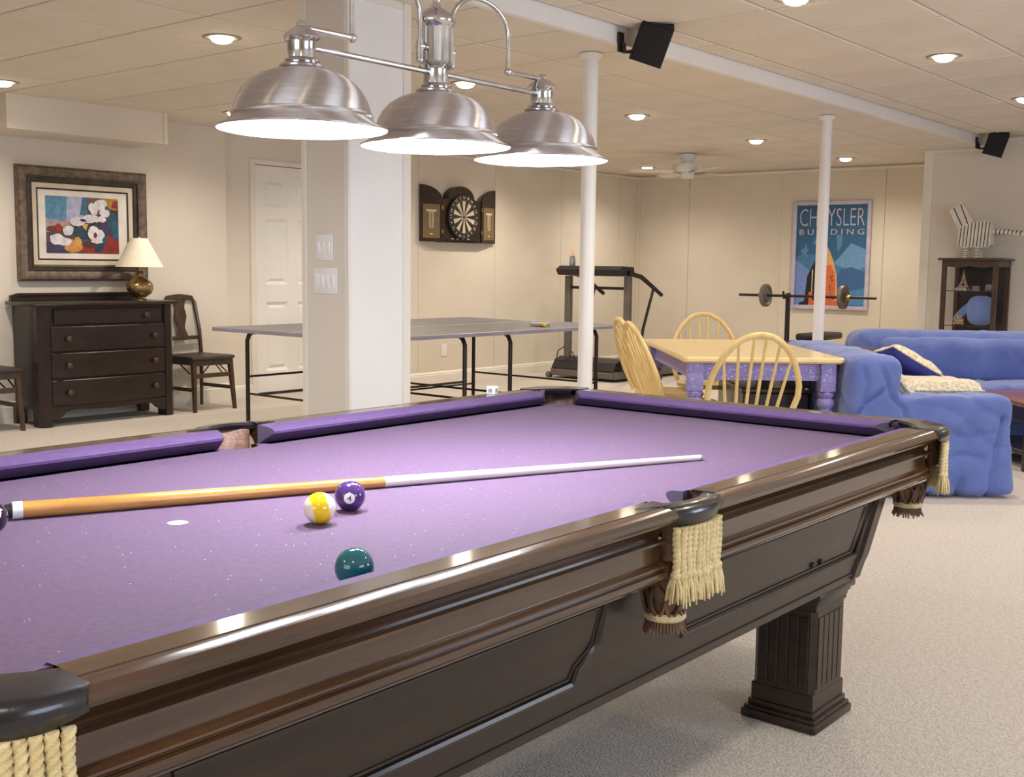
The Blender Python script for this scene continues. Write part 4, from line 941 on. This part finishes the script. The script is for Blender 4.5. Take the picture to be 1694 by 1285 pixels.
S = [((52, 104, 146), [(0, 0), (1, 0), (1, 1), (0, 1)]), ((70, 128, 172), [(0, 0)]+[(1, 0)]+wave(.46, .05, .4)[::-1]), ((120, 146, 206), [(0, 0), (.24, 0), (.24, .33), (.1, .42), (0, .46)]),
     ((108, 156, 200), [(.55, .42), (.78, .62), (1, .55), (1, .40), (.82, .34)]), ((62, 104, 156), [(.5, .2), (.66, .37), (.8, .39), (1, .33), (1, .2), (.8, .16), (.62, .17)]), ((84, 140, 186), [(.5, .02), (.6, .18), (.8, .16), (1, .19), (1, .02)]),
     ((88, 142, 180), [(.57, .7), (.66, .7), (.65, .6), (.6, .53)]), ((92, 144, 190), [(.08, .55), (.13, .57), (.16, .62), (.17, .57), (.21, .56), (.17, .53), (.18, .48), (.13, .51), (.09, .48), (.11, .52)]),
     ((84, 136, 180), [(.25, .63), (.29, .67), (.31, .61), (.28, .6)]),
     ((34, 28, 40), [(.08, 0), (.3, 0), (.5, 0), (.52, .4), (.42, .62), (.3, .46), (.19, .3), (.16, .06)]), ((34, 28, 40), [(.06, .0), (.2, .0), (.2, .04), (.1, .04)]),
     ((232, 176, 120), [(.33, .16), (.34, .42), (.37, .5), (.43, .62), (.5, .53), (.555, .43), (.60, .30), (.615, .16), (.61, .06), (.42, .02)]), ((222, 116, 70), [(.45, .04), (.45, .40), (.52, .41), (.57, .33), (.59, .2), (.59, .06)]),
     ((240, 214, 160), [(.255, .12), (.265, .12), (.27, .36), (.255, .36)]), ((224, 108, 62), [(.22, .0), (.7, .0), (.68, .05), (.27, .06), (.27, .14), (.22, .14)]),
     ((244, 214, 150), [(.335, .34), (.36, .3), (.35, .2), (.345, .3)]), ((244, 214, 150), [(.35, .44), (.38, .39), (.37, .3), (.36, .4)]), ((244, 214, 150), [(.37, .51), (.41, .46), (.4, .4), (.385, .46)])]
rq = random.Random(9)
for k in range(26):
    u, v = rq.uniform(.50, .565), rq.uniform(.06, .32); S.append(((60, 66, 56), [(u, v), (u+.012, v), (u+.012, v+.009), (u, v+.009)]))
pr = flat_print('print', S, (pw, ph), 'print', PS, Xp)
def ptext(txt, u0, u1, v0, v1, bold):
    me = text_mesh(txt, (u1-u0)*pw, (v1-v0)*ph, bold, .002, 3)
    me.transform(Xp @ Matrix.Translation((u0*pw, v0*ph, .009))); me.materials.clear(); obj('lettering', me, 'silver', pr)
ptext('CHRYSLER', .06, .95, .785, .955, -.012); ptext('B U I L D I N G', .06, .95, .70, .755, .004)

# ================================================================ WEIGHT BENCH AND BARBELL
o = (-4.95, 10.65, 0)
WB = thing('weight_bench', 'black padded weight bench with upright bar rests', 'weight bench', o)
obj('back_pad', B(o).box(-5.14, -4.90, 10.76, 11.4, .50, .57, .025, 3), 'seat_dk', WB)
obj('seat_pad', B(o).box(-5.12, -4.84, 10.2, 10.68, .44, .51, .025, 3), 'seat_dk', WB)
obj('spine', B(o).box(-5.005, -4.955, 10.1, 11.55, .38, .43, .004), 'dark_metal', WB)
for y in (10.15, 11.5): obj('foot', B(o).box(-5.25, -4.71, y-.02, y+.02, 0, .04, .004).box(-5.0, -4.96, y-.02, y+.02, .03, .4, .004), 'dark_metal', WB)
for x in (-5.2, -4.83):
    obj('upright', B(o).box(x-.02, x+.02, 10.68, 10.72, 0, .98, .004), 'dark_metal', WB)
    obj('bar_rest', B(o).tube([(x, 10.66, .97), (x, 10.64, .93), (x, 10.60, .93), (x, 10.585, 1.0)], .012, 8), 'dark_metal', WB)
obj('uprights_link', B(o).box(-5.2, -4.83, 10.685, 10.715, .34, .38, .003), 'dark_metal', WB)
zb = .952
BL = thing('barbell', 'steel barbell with grey plates resting on the weight bench', 'barbell', (-4.98, 10.62, zb))
obj('bar', B().cyl((-.73, 0, .0), (.73, 0, 0), .0135, n=12), 'dark_metal', BL)
for x in (-.43, .40):
    Xl = Matrix.Translation((x, 0, 0)) @ Matrix.Rotation(PI/2, 4, 'Y')
    obj('weight_plate', B().lathe([(.02, -.018), (.05, -.022), (.05, -.014), (.085, -.012), (.09, -.02), (.115, -.018), (.118, 0), (.115, .018), (.09, .02), (.085, .012), (.05, .014), (.05, .022), (.02, .018)], n=36, X=Xl), 'plate', BL, 30)
    s_ = 1 if x > 0 else -1
    obj('collar', B().lathe([(.016, 0), (.034, .0), (.036, .02), (.026, .03), (.024, .055), (.016, .055)], n=14, X=Matrix.Translation((x+s_*.02, 0, 0)) @ Matrix.Rotation(s_*PI/2, 4, 'Y')), 'brass' if x > 0 else 'plate', BL)

# ================================================================ CEILING FAN
FN = thing('ceiling_fan', 'small white ceiling fan with pale blades on the lower ceiling', 'ceiling fan', (-6.0, 9.99, ZB))
obj('canopy', B().lathe([(.085, 0), (.085, -.008), (.078, -.03), (.06, -.085), (.055, -.10)], n=28), 'white', FN, 40)
obj('shadow_ring', B().lathe([(.087, -.001), (.087, -.006), (.08, -.007)], n=28, caps=False), 'dark_metal', FN)  # dark ring drawing in the shadow line round the canopy
obj('motor_housing', B().lathe([(.06, -.095), (.14, -.105), (.148, -.12), (.148, -.17), (.14, -.182), (.07, -.185)], n=32), 'white', FN, 40)
obj('switch_cup', B().lathe([(.07, -.184), (.072, -.22), (.06, -.245), (.02, -.25)], n=24), 'trim', FN, 40)
for k in range(4):
    a = YAW+.25+PI/2*k; Xb = Matrix.Rotation(a, 4, 'Z')
    bl = obj('blade', B().prism([(.16, -.05), (.22, -.062), (.5, -.068), (.6, -.06), (.62, 0), (.6, .06), (.5, .068), (.22, .062), (.16, .05)], 'z', -.193, -.186, X=Xb @ Matrix.Rotation(.16, 4, 'X')), 'trim', FN, 20)
    obj('blade_arm', B().box(.06, .2, -.018, .018, -.19, -.182, .002, X=Xb), 'brass', bl)
obj('pull_chain', B().cyl((.03, 0, -.25), (.03, 0, -.33), .002, n=5).sphere((.03, 0, -.335), .006, 8, 6), 'brass', FN)

# ================================================================ SPEAKERS
def speaker(x, y, z, rot, label):
    t = thing('wall_speaker', label, 'speaker', (x, y, z), 0, 'small black speakers on the ceiling step')
    Xs = Matrix.Translation((.15, .02, -.01)) @ Matrix.Rotation(rot[2], 4, 'Z') @ Matrix.Rotation(rot[0], 4, 'X') @ Matrix.Rotation(rot[1], 4, 'Y')
    poly = [(-.075, -.07), (-.03, -.11), (.03, -.11), (.075, -.07), (.085, .05), (-.085, .05)]
    obj('cabinet', B().prism([(p[0], -p[1]) for p in poly], 'z', -.105, .105, X=Xs), 'black', t, 15)
    obj('grille', B().box(-.078, .078, -.062, -.048, -.10, .10, .008, 2, X=Xs), 'black_cloth', t)
    obj('bracket', B().tube([(.008, -.05, .0), (.03, -.055, -.03), (.03, -.05, -.06), (.05, -.03, -.06), (.10, 0, -.03)], [.008, .011, .012, .009, .007], 8).box(0, .012, -.075, -.025, -.06, .04, .003), 'black', t)
speaker(-3.38, 4.98, 2.37, (.5, .35, .5), 'black speaker bracketed to the ceiling step above the nearer white post')
speaker(-3.38, 10.62, 2.37, (.45, .3, .25), 'black speaker at the far end of the ceiling step above the zebra')

# ================================================================ CURIO CABINET
o = (-3.36, 10.72, 0)
CU = thing('curio_cabinet', 'brown wooden curio cabinet with glass front and sides', 'cabinet', o)
x0, x1, ya, yb, zt = -3.61, -3.12, 10.52, 10.92, 1.34
for x in (x0, x1-.04):
    for y in (ya, yb-.035): obj('corner_post', B(o).box(x, x+.04, y, y+.035, 0, zt-.02, .004), 'chairwood', CU)
obj('top', B(o).box(x0-.03, x1+.03, ya-.03, yb, zt-.022, zt, .006, 2), 'chairwood', CU)
sc_ = [(x0+.03, zt-.02), (x1-.03, zt-.02), (x1-.03, zt-.075)] + [(x1-.03-(x1-x0-.06)*k/10, zt-.07-.018*abs(math.sin(PI*k/5))) for k in range(1, 10)] + [(x0+.03, zt-.075)]
obj('front_cornice', B(o).prism(sc_, 'y', ya+.002, ya+.022), 'chairwood', CU, 10)
for q_ in (x1-.02, x0+.004): obj('side_rail', B(o).box(q_, q_+.016, ya+.03, yb-.03, zt-.08, zt-.02), 'chairwood', CU)
obj('back_panel', B(o).box(x0+.01, x1-.01, yb-.012, yb-.002, .1, zt-.02), 'mahog', CU)
obj('bottom', B(o).box(x0, x1, ya, yb, .08, .14, .004), 'chairwood', CU)
for z in (.73, 1.045): obj('glass_shelf', B(o).box(x0+.02, x1-.02, ya+.03, yb-.015, z-.006, z, .001), 'glass', CU); obj('shelf_edge', B(o).box(x0+.03, x1-.03, ya+.024, ya+.03, z-.007, z), 'chairwood', CU)
obj('wood_shelf', B(o).box(x0+.02, x1-.02, ya+.03, yb-.015, .41, .425), 'chairwood', CU)
obj('side_glass', B(o).box(x1-.016, x1-.012, ya+.035, yb-.035, .14, zt-.08), 'glass', CU); obj('side_glass', B(o).box(x0+.012, x0+.016, ya+.035, yb-.035, .14, zt-.08), 'glass', CU)
obj('front_glass', B(o).box(x0+.04, x1-.04, ya+.012, ya+.016, .14, zt-.09), 'glass', CU)
# things in the cabinet
t = thing('toy_stand_in', 'plain soft blue cushion standing in for a stuffed toy on the lower glass shelf', 'cushion', (-3.30, 10.70, .731), 0)  # plain cushion built in place of a plush toy
def superell(b, c, r, e=.75, n=24, m=14, X=None):
    def sp_(v, p): return math.copysign(abs(v)**p, v)
    rings = []
    for i in range(1, m):
        t_ = -PI/2+PI*i/m
        rings.append([Vector(c)+Vector((r[0]*sp_(math.cos(t_), e)*sp_(math.cos(2*PI*j/n), e), r[1]*sp_(math.cos(t_), e)*sp_(math.sin(2*PI*j/n), e), r[2]*sp_(math.sin(t_), e))) for j in range(n)])
    b.loft(rings, X=X)
b = B(); superell(b, (0, 0, .135), (.118, .07, .135), .7); obj('cushion_body', b, 'plush', t, 60)
b = B(); superell(b, (-.15, -.01, .12), (.035, .03, .12), .8, X=Matrix.Translation((-.15, 0, .12)) @ Matrix.Rotation(.75, 4, 'Y') @ Matrix.Translation((.15, 0, -.12))); obj('bolster', b, 'plush', t, 60)
def fig(name, label, cat, loc, fn, m):
    b = B(); fn(b); return tag(obj(name, b, m, None, 40, loc=loc), label, cat, 'figurines in the curio cabinet')
def f_tower(b):
    for k, (w_, z) in enumerate(((.05, 0), (.035, .035), (.02, .07), (.012, .12))): b.box(-w_, w_, -w_, w_, z, z+(.008 if k < 3 else .005))
    for sx in (1, -1):
        for sy in (1, -1): b.tube([(sx*.045, sy*.045, 0), (sx*.028, sy*.028, .04), (sx*.012, sy*.012, .09), (0, 0, .17)], [.006, .005, .004, .003], 6)
    b.cyl((0, 0, .12), (0, 0, .19), .006, .002, 6)
    for k in range(5): b.sphere((-.045+.02*k, -.05, .012+.006*(k % 2)), .014, 8, 6)
fig('tower_figurine', 'cream lattice tower figurine on the upper glass shelf', 'figurine', (-3.46, 10.68, 1.0455), f_tower, 'crystal')
fig('trinket_box', 'small layered trinket box in the middle of the upper glass shelf', 'box', (-3.345, 10.68, 1.0455), lambda b: b.box(-.035, .035, -.03, .03, 0, .012, .003).box(-.03, .03, -.028, .028, .012, .034, .005).box(-.035, .033, -.03, .03, .034, .044, .004), 'stone')
def f_eleph(b):
    b.sphere((0, 0, .036), (.032, .026, .030), 14, 10); b.sphere((.03, -.004, .036), (.018, .017, .02), 12, 8)
    for x in (-.017, .014):
        for y in (-.012, .012): b.cyl((x, y, 0), (x, y, .03), .009, n=8)
    b.tube([(.045, -.004, .036), (.052, -.004, .02), (.05, -.004, .006)], [.007, .005, .004], 6)
fig('animal_figurine', 'grey stone animal figurine at the right of the upper glass shelf', 'figurine', (-3.235, 10.68, 1.0455), f_eleph, 'stone')
def f_bear(b):
    b.sphere((0, 0, .03), (.035, .028, .03), 14, 8); b.sphere((0, -.005, .068), (.024, .022, .022), 12, 8)
    for s in (-1, 1): b.sphere((s*.02, -.005, .088), .009, 8, 6); b.sphere((s*.035, -.015, .012), (.018, .016, .011), 10, 6); b.sphere((s*.032, -.005, .042), (.011, .011, .018), 8, 6)
fig('toy_figurine', 'small tan toy figure beside the blue stand-in cushion', 'toy', (-3.475, 10.66, .731), f_bear, 'tan')
# zebra
Z = thing('zebra_figure', 'white wooden zebra figure with black stripes on the curio cabinet', 'figurine', (-3.40, 10.72, 1.341), 0)
def boxp(a0, a1, poly, X=None): return B().prism(poly, 'y', a0, a1, X=X)
bd = [(-.13, .10), (.14, .095), (.165, .12), (.15, .325), (-.02, .325), (-.13, .27)]
body = obj('body', B().prism(bd, 'y', -.05, .05), 'zebra_w', Z, 10)
hdp = [(-.135, .265), (-.225, .43), (-.105, .495), (-.005, .335), (-.04, .28)]
head = obj('head', B().prism(hdp, 'y', -.042, .042), 'zebra_w', Z, 10)
tl = obj('tail', B().tube([(.155, 0, .235), (.2, 0, .24), (.4, 0, .215), (.43, 0, .212)], [.022, .025, .024, .015], 10), 'zebra_w', Z, 40)
for k in range(7): obj('tail_stripe', B().cyl((.19+.035*k, 0, .2405-.0035*k*1.0), (.197+.035*k, 0, .2398-.0035*k), .0262, n=10), 'zebra_k', tl)
for k in range(9):
    x = -.115+.031*k
    obj('stripe', B().prism([(x-.004, .102), (x+.003, .102), (x+.017, .322 if x > -.03 else .27+.45*(x+.13)), (x+.010, .322 if x > -.03 else .27+.45*(x+.13))], 'y', -.0512, -.0498), 'zebra_k', body)
for a_, b_ in (((-.185, .45), (-.105, .29)), ((-.125, .482), (-.05, .30))):
    obj('stripe', B().prism([a_, (a_[0]+.008, a_[1]+.003), (b_[0]+.008, b_[1]+.003), b_], 'y', -.0435, -.0415), 'zebra_k', head)
for x in (-.06, .045):
    for y in (-.03, .03):
        lg = obj('leg', B().box(x-.022, x+.022, y-.015, y+.015, 0, .105, .004), 'zebra_w', Z)
        if y < 0:
            for k in range(4): obj('leg_stripe', B().box(x-.0225, x+.0225, y-.0156, y-.0145, .02+.02*k, .025+.02*k), 'zebra_k', lg)
# ================================================================ DINING TABLE AND CHAIRS
c_ = cf(1.333, 6.83)
DT = thing('dining_table', 'pale yellow dining table with lilac blue sponge-painted legs', 'table', (c_[0], c_[1], 0), YAW+.03)
hx, hy = .437, .76; ch_ = .055
ol = [(-hx+ch_*.3, -hy), (hx-ch_*.3, -hy), (hx, -hy+ch_*.3), (hx, hy-ch_*.3), (hx-ch_*.3, hy), (-hx+ch_*.3, hy), (-hx, hy-ch_*.3), (-hx, -hy+ch_*.3)]
obj('table_top', B().loft([[(x*k, y*k2, z) for x, y in ol] for k, k2, z in ((.975, .985, .712), (1, 1, .722), (1, 1, .738), (.985, .992, .745))]), 'ash_top', DT, 30)
for s in (-1, 1):
    obj('apron', B().box(-hx+.06, hx-.06, s*(hy-.075)-.011, s*(hy-.075)+.011, .615, .712), 'bluespeck', DT)
    obj('apron', B().box(s*(hx-.075)-.011, s*(hx-.075)+.011, -hy+.06, hy-.06, .615, .712), 'bluespeck', DT)
LEG = [(.028, 0), (.032, .01), (.026, .05), (.024, .12), (.030, .26), (.038, .36), (.040, .40), (.032, .418), (.042, .43), (.044, .445), (.034, .458), (.034, .466), (.046, .48), (.049, .497), (.042, .513), (.031, .522), (.042, .532), (.045, .545), (.036, .556)]
for sx in (-1, 1):
    for sy in (-1, 1):
        q = (sx*(hx-.075), sy*(hy-.075), 0)
        lg = obj('leg', B().lathe(LEG, q, 24), 'bluespeck', DT, 40)
        obj('leg_block', B().box(q[0]-.042, q[0]+.042, q[1]-.042, q[1]+.042, .556, .712, .006, 2), 'bluespeck', lg)
# Windsor bow-back chairs, built facing +y (towards the table), back at -y
def windsor(loc, rotz, label):
    t = thing('windsor_chair', label, 'chair', loc, rotz, 'pale wooden bow-back chairs around the dining table')
    n = 28; rim = []
    for i in range(n):
        a = 2*PI*i/n; x = .215*math.copysign(abs(math.cos(a))**.8, math.cos(a)); y = .205*math.copysign(abs(math.sin(a))**.85, math.sin(a)); x *= 1+.06*(y/.205); rim.append((x, y))
    obj('seat', B().loft([[(x*k, y*k, z) for x, y in rim] for k, z in ((.86, .425), (.97, .432), (1, .445), (.985, .458), (.8, .452), (.3, .446))]), 'ash', t, 40)
    def bow(a):  # a in 0..1 along the bow
        th = PI*(1-a); x = .24*math.cos(th)*(1.0 if abs(math.cos(th)) < .97 else 1); h = .45*math.sin(th)**.82
        w_ = 1-.22*max(0, (.16-h)/.16)
        return Vector((x*w_, -.165-.17*(h/.45), .452+h))
    pts = [bow(i/26) for i in range(27)]
    obj('bow', B().tube(pts, .0155, 10), 'ash', t, 60)
    for k in range(6):
        xb = (-.5+k/5)*.235; xt = (-.5+k/5)*.335
        best = min((bow(i/100) for i in range(101)), key=lambda p: abs(p.x-xt)+(0 if p.z > .6 else 9))
        obj('spindle', B().tube([(xb, -.158, .45), ((xb+best.x)/2, (-.158+best.y)/2, (.45+best.z)/2), tuple(best)], [.0095, .0085, .0068], 8), 'ash', t, 60)
    LP = []
    for sx in (-1, 1):
        for sy in (-1, 1):
            a = Vector((sx*.13, sy*.12, .43)); e = Vector((sx*.20, sy*.19, 0)); LP.append((a, e))
            pts = [a+(e-a)*k for k in (0, .15, .3, .45, .5, .6, .8, 1)]
            obj('leg', B().tube(pts, [.011, .015, .018, .013, .019, .018, .014, .010], 10), 'ash', t, 60)
    def at_(i, k): return LP[i][0]+(LP[i][1]-LP[i][0])*k
    for a, b_ in ((0, 1), (2, 3)): obj('stretcher', B().tube([at_(a, .58), (at_(a, .58)+at_(b_, .58))/2, at_(b_, .58)], [.008, .012, .008], 8), 'ash', t, 60)
    obj('cross_stretcher', B().tube([(at_(0, .58)+at_(1, .58))/2, (at_(2, .58)+at_(3, .58))/2], .010, 8), 'ash', t)
    return t
def wc_(r, d, ang, label):
    q = cf(r, d); windsor((q[0], q[1], 0), YAW+ang, label)
wc_(1.18, 5.79, .05, 'pale Windsor chair at the near end of the table, its bow towards the pool table')
wc_(1.318, 7.57, PI-.03, 'pale Windsor chair at the far end of the table, in front of the bare wall')
wc_(.975, 7.02, -PI/2+.21, 'pale Windsor chair on the left table side, seen edge-on, farther of the two')
wc_(.985, 6.50, -PI/2+.18, 'pale Windsor chair on the left table side, seen edge-on, nearer of the two')
q = cf(1.535, 6.95)
bx_ = thing('dark_block', 'plain dark brown chest standing under the dining table', 'block', (q[0], q[1], 0), YAW)  # plain dark block for an unidentified dark area below the table top
obj('body', B().box(-.19, .19, -.4, .4, .02, .5, .006), 'mahog', bx_); obj('block_top', B().box(-.2, .2, -.41, .41, .5, .53, .006), 'mahog', bx_)

# ================================================================ SOFAS
CREASE = [([(.178, .581), (.098, .517), (.018, .421), (-.02, .3)], .020), ([(.226, .549), (.29, .485), (.328, .405), (.35, .25)], .018), ([(.162, .709), (.20, .63), (.226, .549)], .016), ([(.834, .44), (.80, .24), (.77, .0)], .016),
          ([(.30, .17), (.48, .21), (.62, .24), (.74, .22)], .010), ([(.12, .33), (.26, .27), (.45, .33)], .010), ([(.07, .70), (.10, .60), (.06, .45)], .012), ([(.5, .40), (.62, .33), (.80, .36)], .009), ([(.05, .2), (.09, .1), (.1, .0)], .014), ([(.42, .12), (.45, .05), (.45, 0)], .012), ([(.62, .1), (.6, .04), (.61, 0)], .012)]
def crease_depth(x, z):
    t_ = 0
    for pl, dp in CREASE:
        for (xa, za), (xb, zb_) in zip(pl[:-1], pl[1:]):
            L2 = (xb-xa)**2+(zb_-za)**2; k = max(0, min(1, ((x-xa)*(xb-xa)+(z-za)*(zb_-za))/L2))
            q_ = math.hypot(x-xa-k*(xb-xa), z-za-k*(zb_-za))
            if q_ < .09: t_ = max(t_, dp*(math.exp(-(q_/.013)**2)-.45*math.exp(-((q_-.04)/.022)**2)))
    return t_
def folds(sc1, amp, near=False):
    def f(p, n):
        a = noise.noise(Vector((p.x*sc1+3, p.y*sc1, p.z*sc1*.7)))*amp*.7 + noise.noise(Vector((p.x*sc1*3, p.y*sc1*3+9, p.z*sc1*1.6)))*amp*.4
        rdg = 1-abs(noise.noise(Vector((p.x*3.2+p.z*2.2, p.y*3.2-p.z*2.6, p.z*2.4+5)))); a -= (rdg**14)*amp*1.5
        rdg = 1-abs(noise.noise(Vector((p.x*5.5-p.z*3+4, p.y*5.5+p.z*2.6, p.z*3+1)))); a += (rdg**10)*amp*.8
        k = max(0, .30-p.z)/.30
        if near and n.y < -.25: a -= 1.5*crease_depth(p.x, p.z)
        v = n*a
        if k > 0 and abs(n.z) < .6:
            hn = Vector((n.x, n.y, 0)); wv = math.sin(p.x*30+p.y*33+2*noise.noise(p*3))*.010
            v += hn*(k*(.03+wv))
        return v
    return f
q = cf(1.80, 6.0)
S1 = thing('sofa', 'blue slipcovered loveseat turned sideways behind the pool table, arm towards the camera', 'sofa', (q[0], q[1], 0), YAW+.03)
b = B(); b.box(0, .30, .0, 1.42, .0, .765, .075, 4); b.box(0, .90, .0, .24, .0, .555, .055, 4); b.box(0, .90, 1.2, 1.42, .0, .555, .055, 4); b.box(.05, .88, .1, 1.3, .03, .36, .03, 2)
sc1 = organic('slipcover', b, .0165, 'blue', S1, folds(2.6, .0085, True), 3)
b = B(); b.box(.24, .90, .22, 1.21, .33, .45, .05, 3); organic('seat_cushion', b, .028, 'blue', S1, folds(3.5, .007), 4)
b = B(); b.box(.20, .42, .24, 1.19, .42, .70, .09, 4, X=Matrix.Translation((.3, 0, .45)) @ Matrix.Rotation(-.18, 4, 'Y') @ Matrix.Translation((-.3, 0, -.45))); organic('back_cushion', b, .028, 'blue', S1, folds(3.0, .009), 6)
q = cf(2.50, 7.72)
S2 = thing('sofa', 'long blue slipcovered sofa facing the camera below the curio cabinet', 'sofa', (q[0], q[1], 0), YAW+.01)
b = B(); b.box(0, 1.95, .52, .86, .0, .785, .10, 4); b.box(0, .22, .02, .86, .0, .52, .07, 4); b.box(1.73, 1.95, .02, .86, .0, .52, .07, 4); b.box(.1, 1.85, .04, .6, .03, .34, .03, 2)
organic('slipcover', b, .024, 'blue', S2, folds(2.4, .008), 4)
b = B(); b.box(.22, 1.73, .02, .62, .32, .44, .05, 3); organic('seat_cushion', b, .03, 'blue', S2, folds(3.0, .008), 4)
b = B(); b.box(.16, 1.79, .44, .66, .40, .74, .09, 4); organic('back_cushion', b, .03, 'blue', S2, folds(2.6, .008), 6)
def pillow(name, label, loc, rot, sx, sy, th, m1, m2, pw=4, ex=.55):
    t = thing(name, label, 'pillow', loc); t.rotation_euler = rot
    for s, m_ in ((1, m1), (-1, m2)):
        n = 22; vs = []; fs = []
        for i in range(n+1):
            for j in range(n+1):
                u, v = -1+2*i/n, -1+2*j/n
                h = ((1-u**pw)*(1-v**pw))**ex*th/2; pin = 1-.06*(u*u*v*v)+.0
                wob = .006*noise.noise(Vector((u*4, v*4, s*3+sx)))
                vs.append((u*sx/2*(1-.10*(1-v*v)*0)*(1-.05*(1-abs(v))), v*sy/2*(1-.05*(1-abs(u))), s*(h+(wob if h > .01 else 0))))
        for i in range(n):
            for j in range(n):
                a = i*(n+1)+j; fs.append((a, a+1, a+n+2, a+n+1))
        obj('front_cover' if s > 0 else 'back_cover', B().add(vs, fs), m_, t, 80)
    rim = [(-sx/2, -sy/2), (0, -sy/2*.95), (sx/2, -sy/2), (sx/2*.95, 0), (sx/2, sy/2), (0, sy/2*.95), (-sx/2, sy/2), (-sx/2*.95, 0)]
    obj('piping', B().tube([(x, y, 0) for x, y in rim], .006, 6, closed=True), m1, t, 60)
q = cf(2.395, 6.45); pillow('throw_pillow', 'cream boucle pillow lying flat on the near arm of the loveseat', (q[0], q[1], .553), (-.03, .0, YAW+.04), .44, .40, .12, 'boucle', 'boucle', 10, .4)
q = cf(2.135, 6.31); pillow('throw_pillow', 'narrow cream boucle pillow propped against the loveseat back', (q[0], q[1], .60), (.0, .85, YAW), .19, .3, .085, 'boucle', 'boucle', 8, .45)
q = cf(2.42, 6.95); pillow('throw_pillow', 'blue and cream pillow leaning at a slant on the loveseat', (q[0], q[1], .645), (-.22, .52, YAW), .36, .34, .13, 'boucle', 'blue_dk')
# end table and coffee table
q = cf(2.27, 7.66)
t = thing('end_table', 'small dark end table in the corner between the two sofas', 'table', (q[0], q[1], 0), YAW)
obj('table_top', B().box(-.17, .17, -.17, .17, .675, .70, .005, 2), 'mahog', t); obj('apron', B().box(-.15, .15, -.15, .15, .60, .675), 'mahog', t)
for sx in (-1, 1):
    for sy in (-1, 1): obj('leg', B().box(sx*.14-.016, sx*.14+.016, sy*.14-.016, sy*.14+.016, 0, .61, .003), 'mahog', t)
q = cf(3.14, 6.84)
t = thing('coffee_table', 'dark coffee table with reddish top at the right picture edge', 'table', (q[0], q[1], 0), YAW+.03)
obj('table_top', B().box(-.02, .82, -.02, .80, .395, .425, .006, 2), 'redwood', t); obj('top_edge', B().box(-.025, .825, -.025, .805, .383, .405, .004), 'mahog', t)
obj('apron', B().box(.0, .8, .0, .78, .31, .385, .003), 'mahog', t); obj('lower_shelf', B().box(.02, .78, .02, .76, .09, .12, .003), 'mahog', t)
for sx in (0, 1):
    for sy in (0, 1): obj('leg', B().box(.0+sx*.75, .05+sx*.75, sy*.73, .05+sy*.73, 0, .385, .004), 'mahog', t)
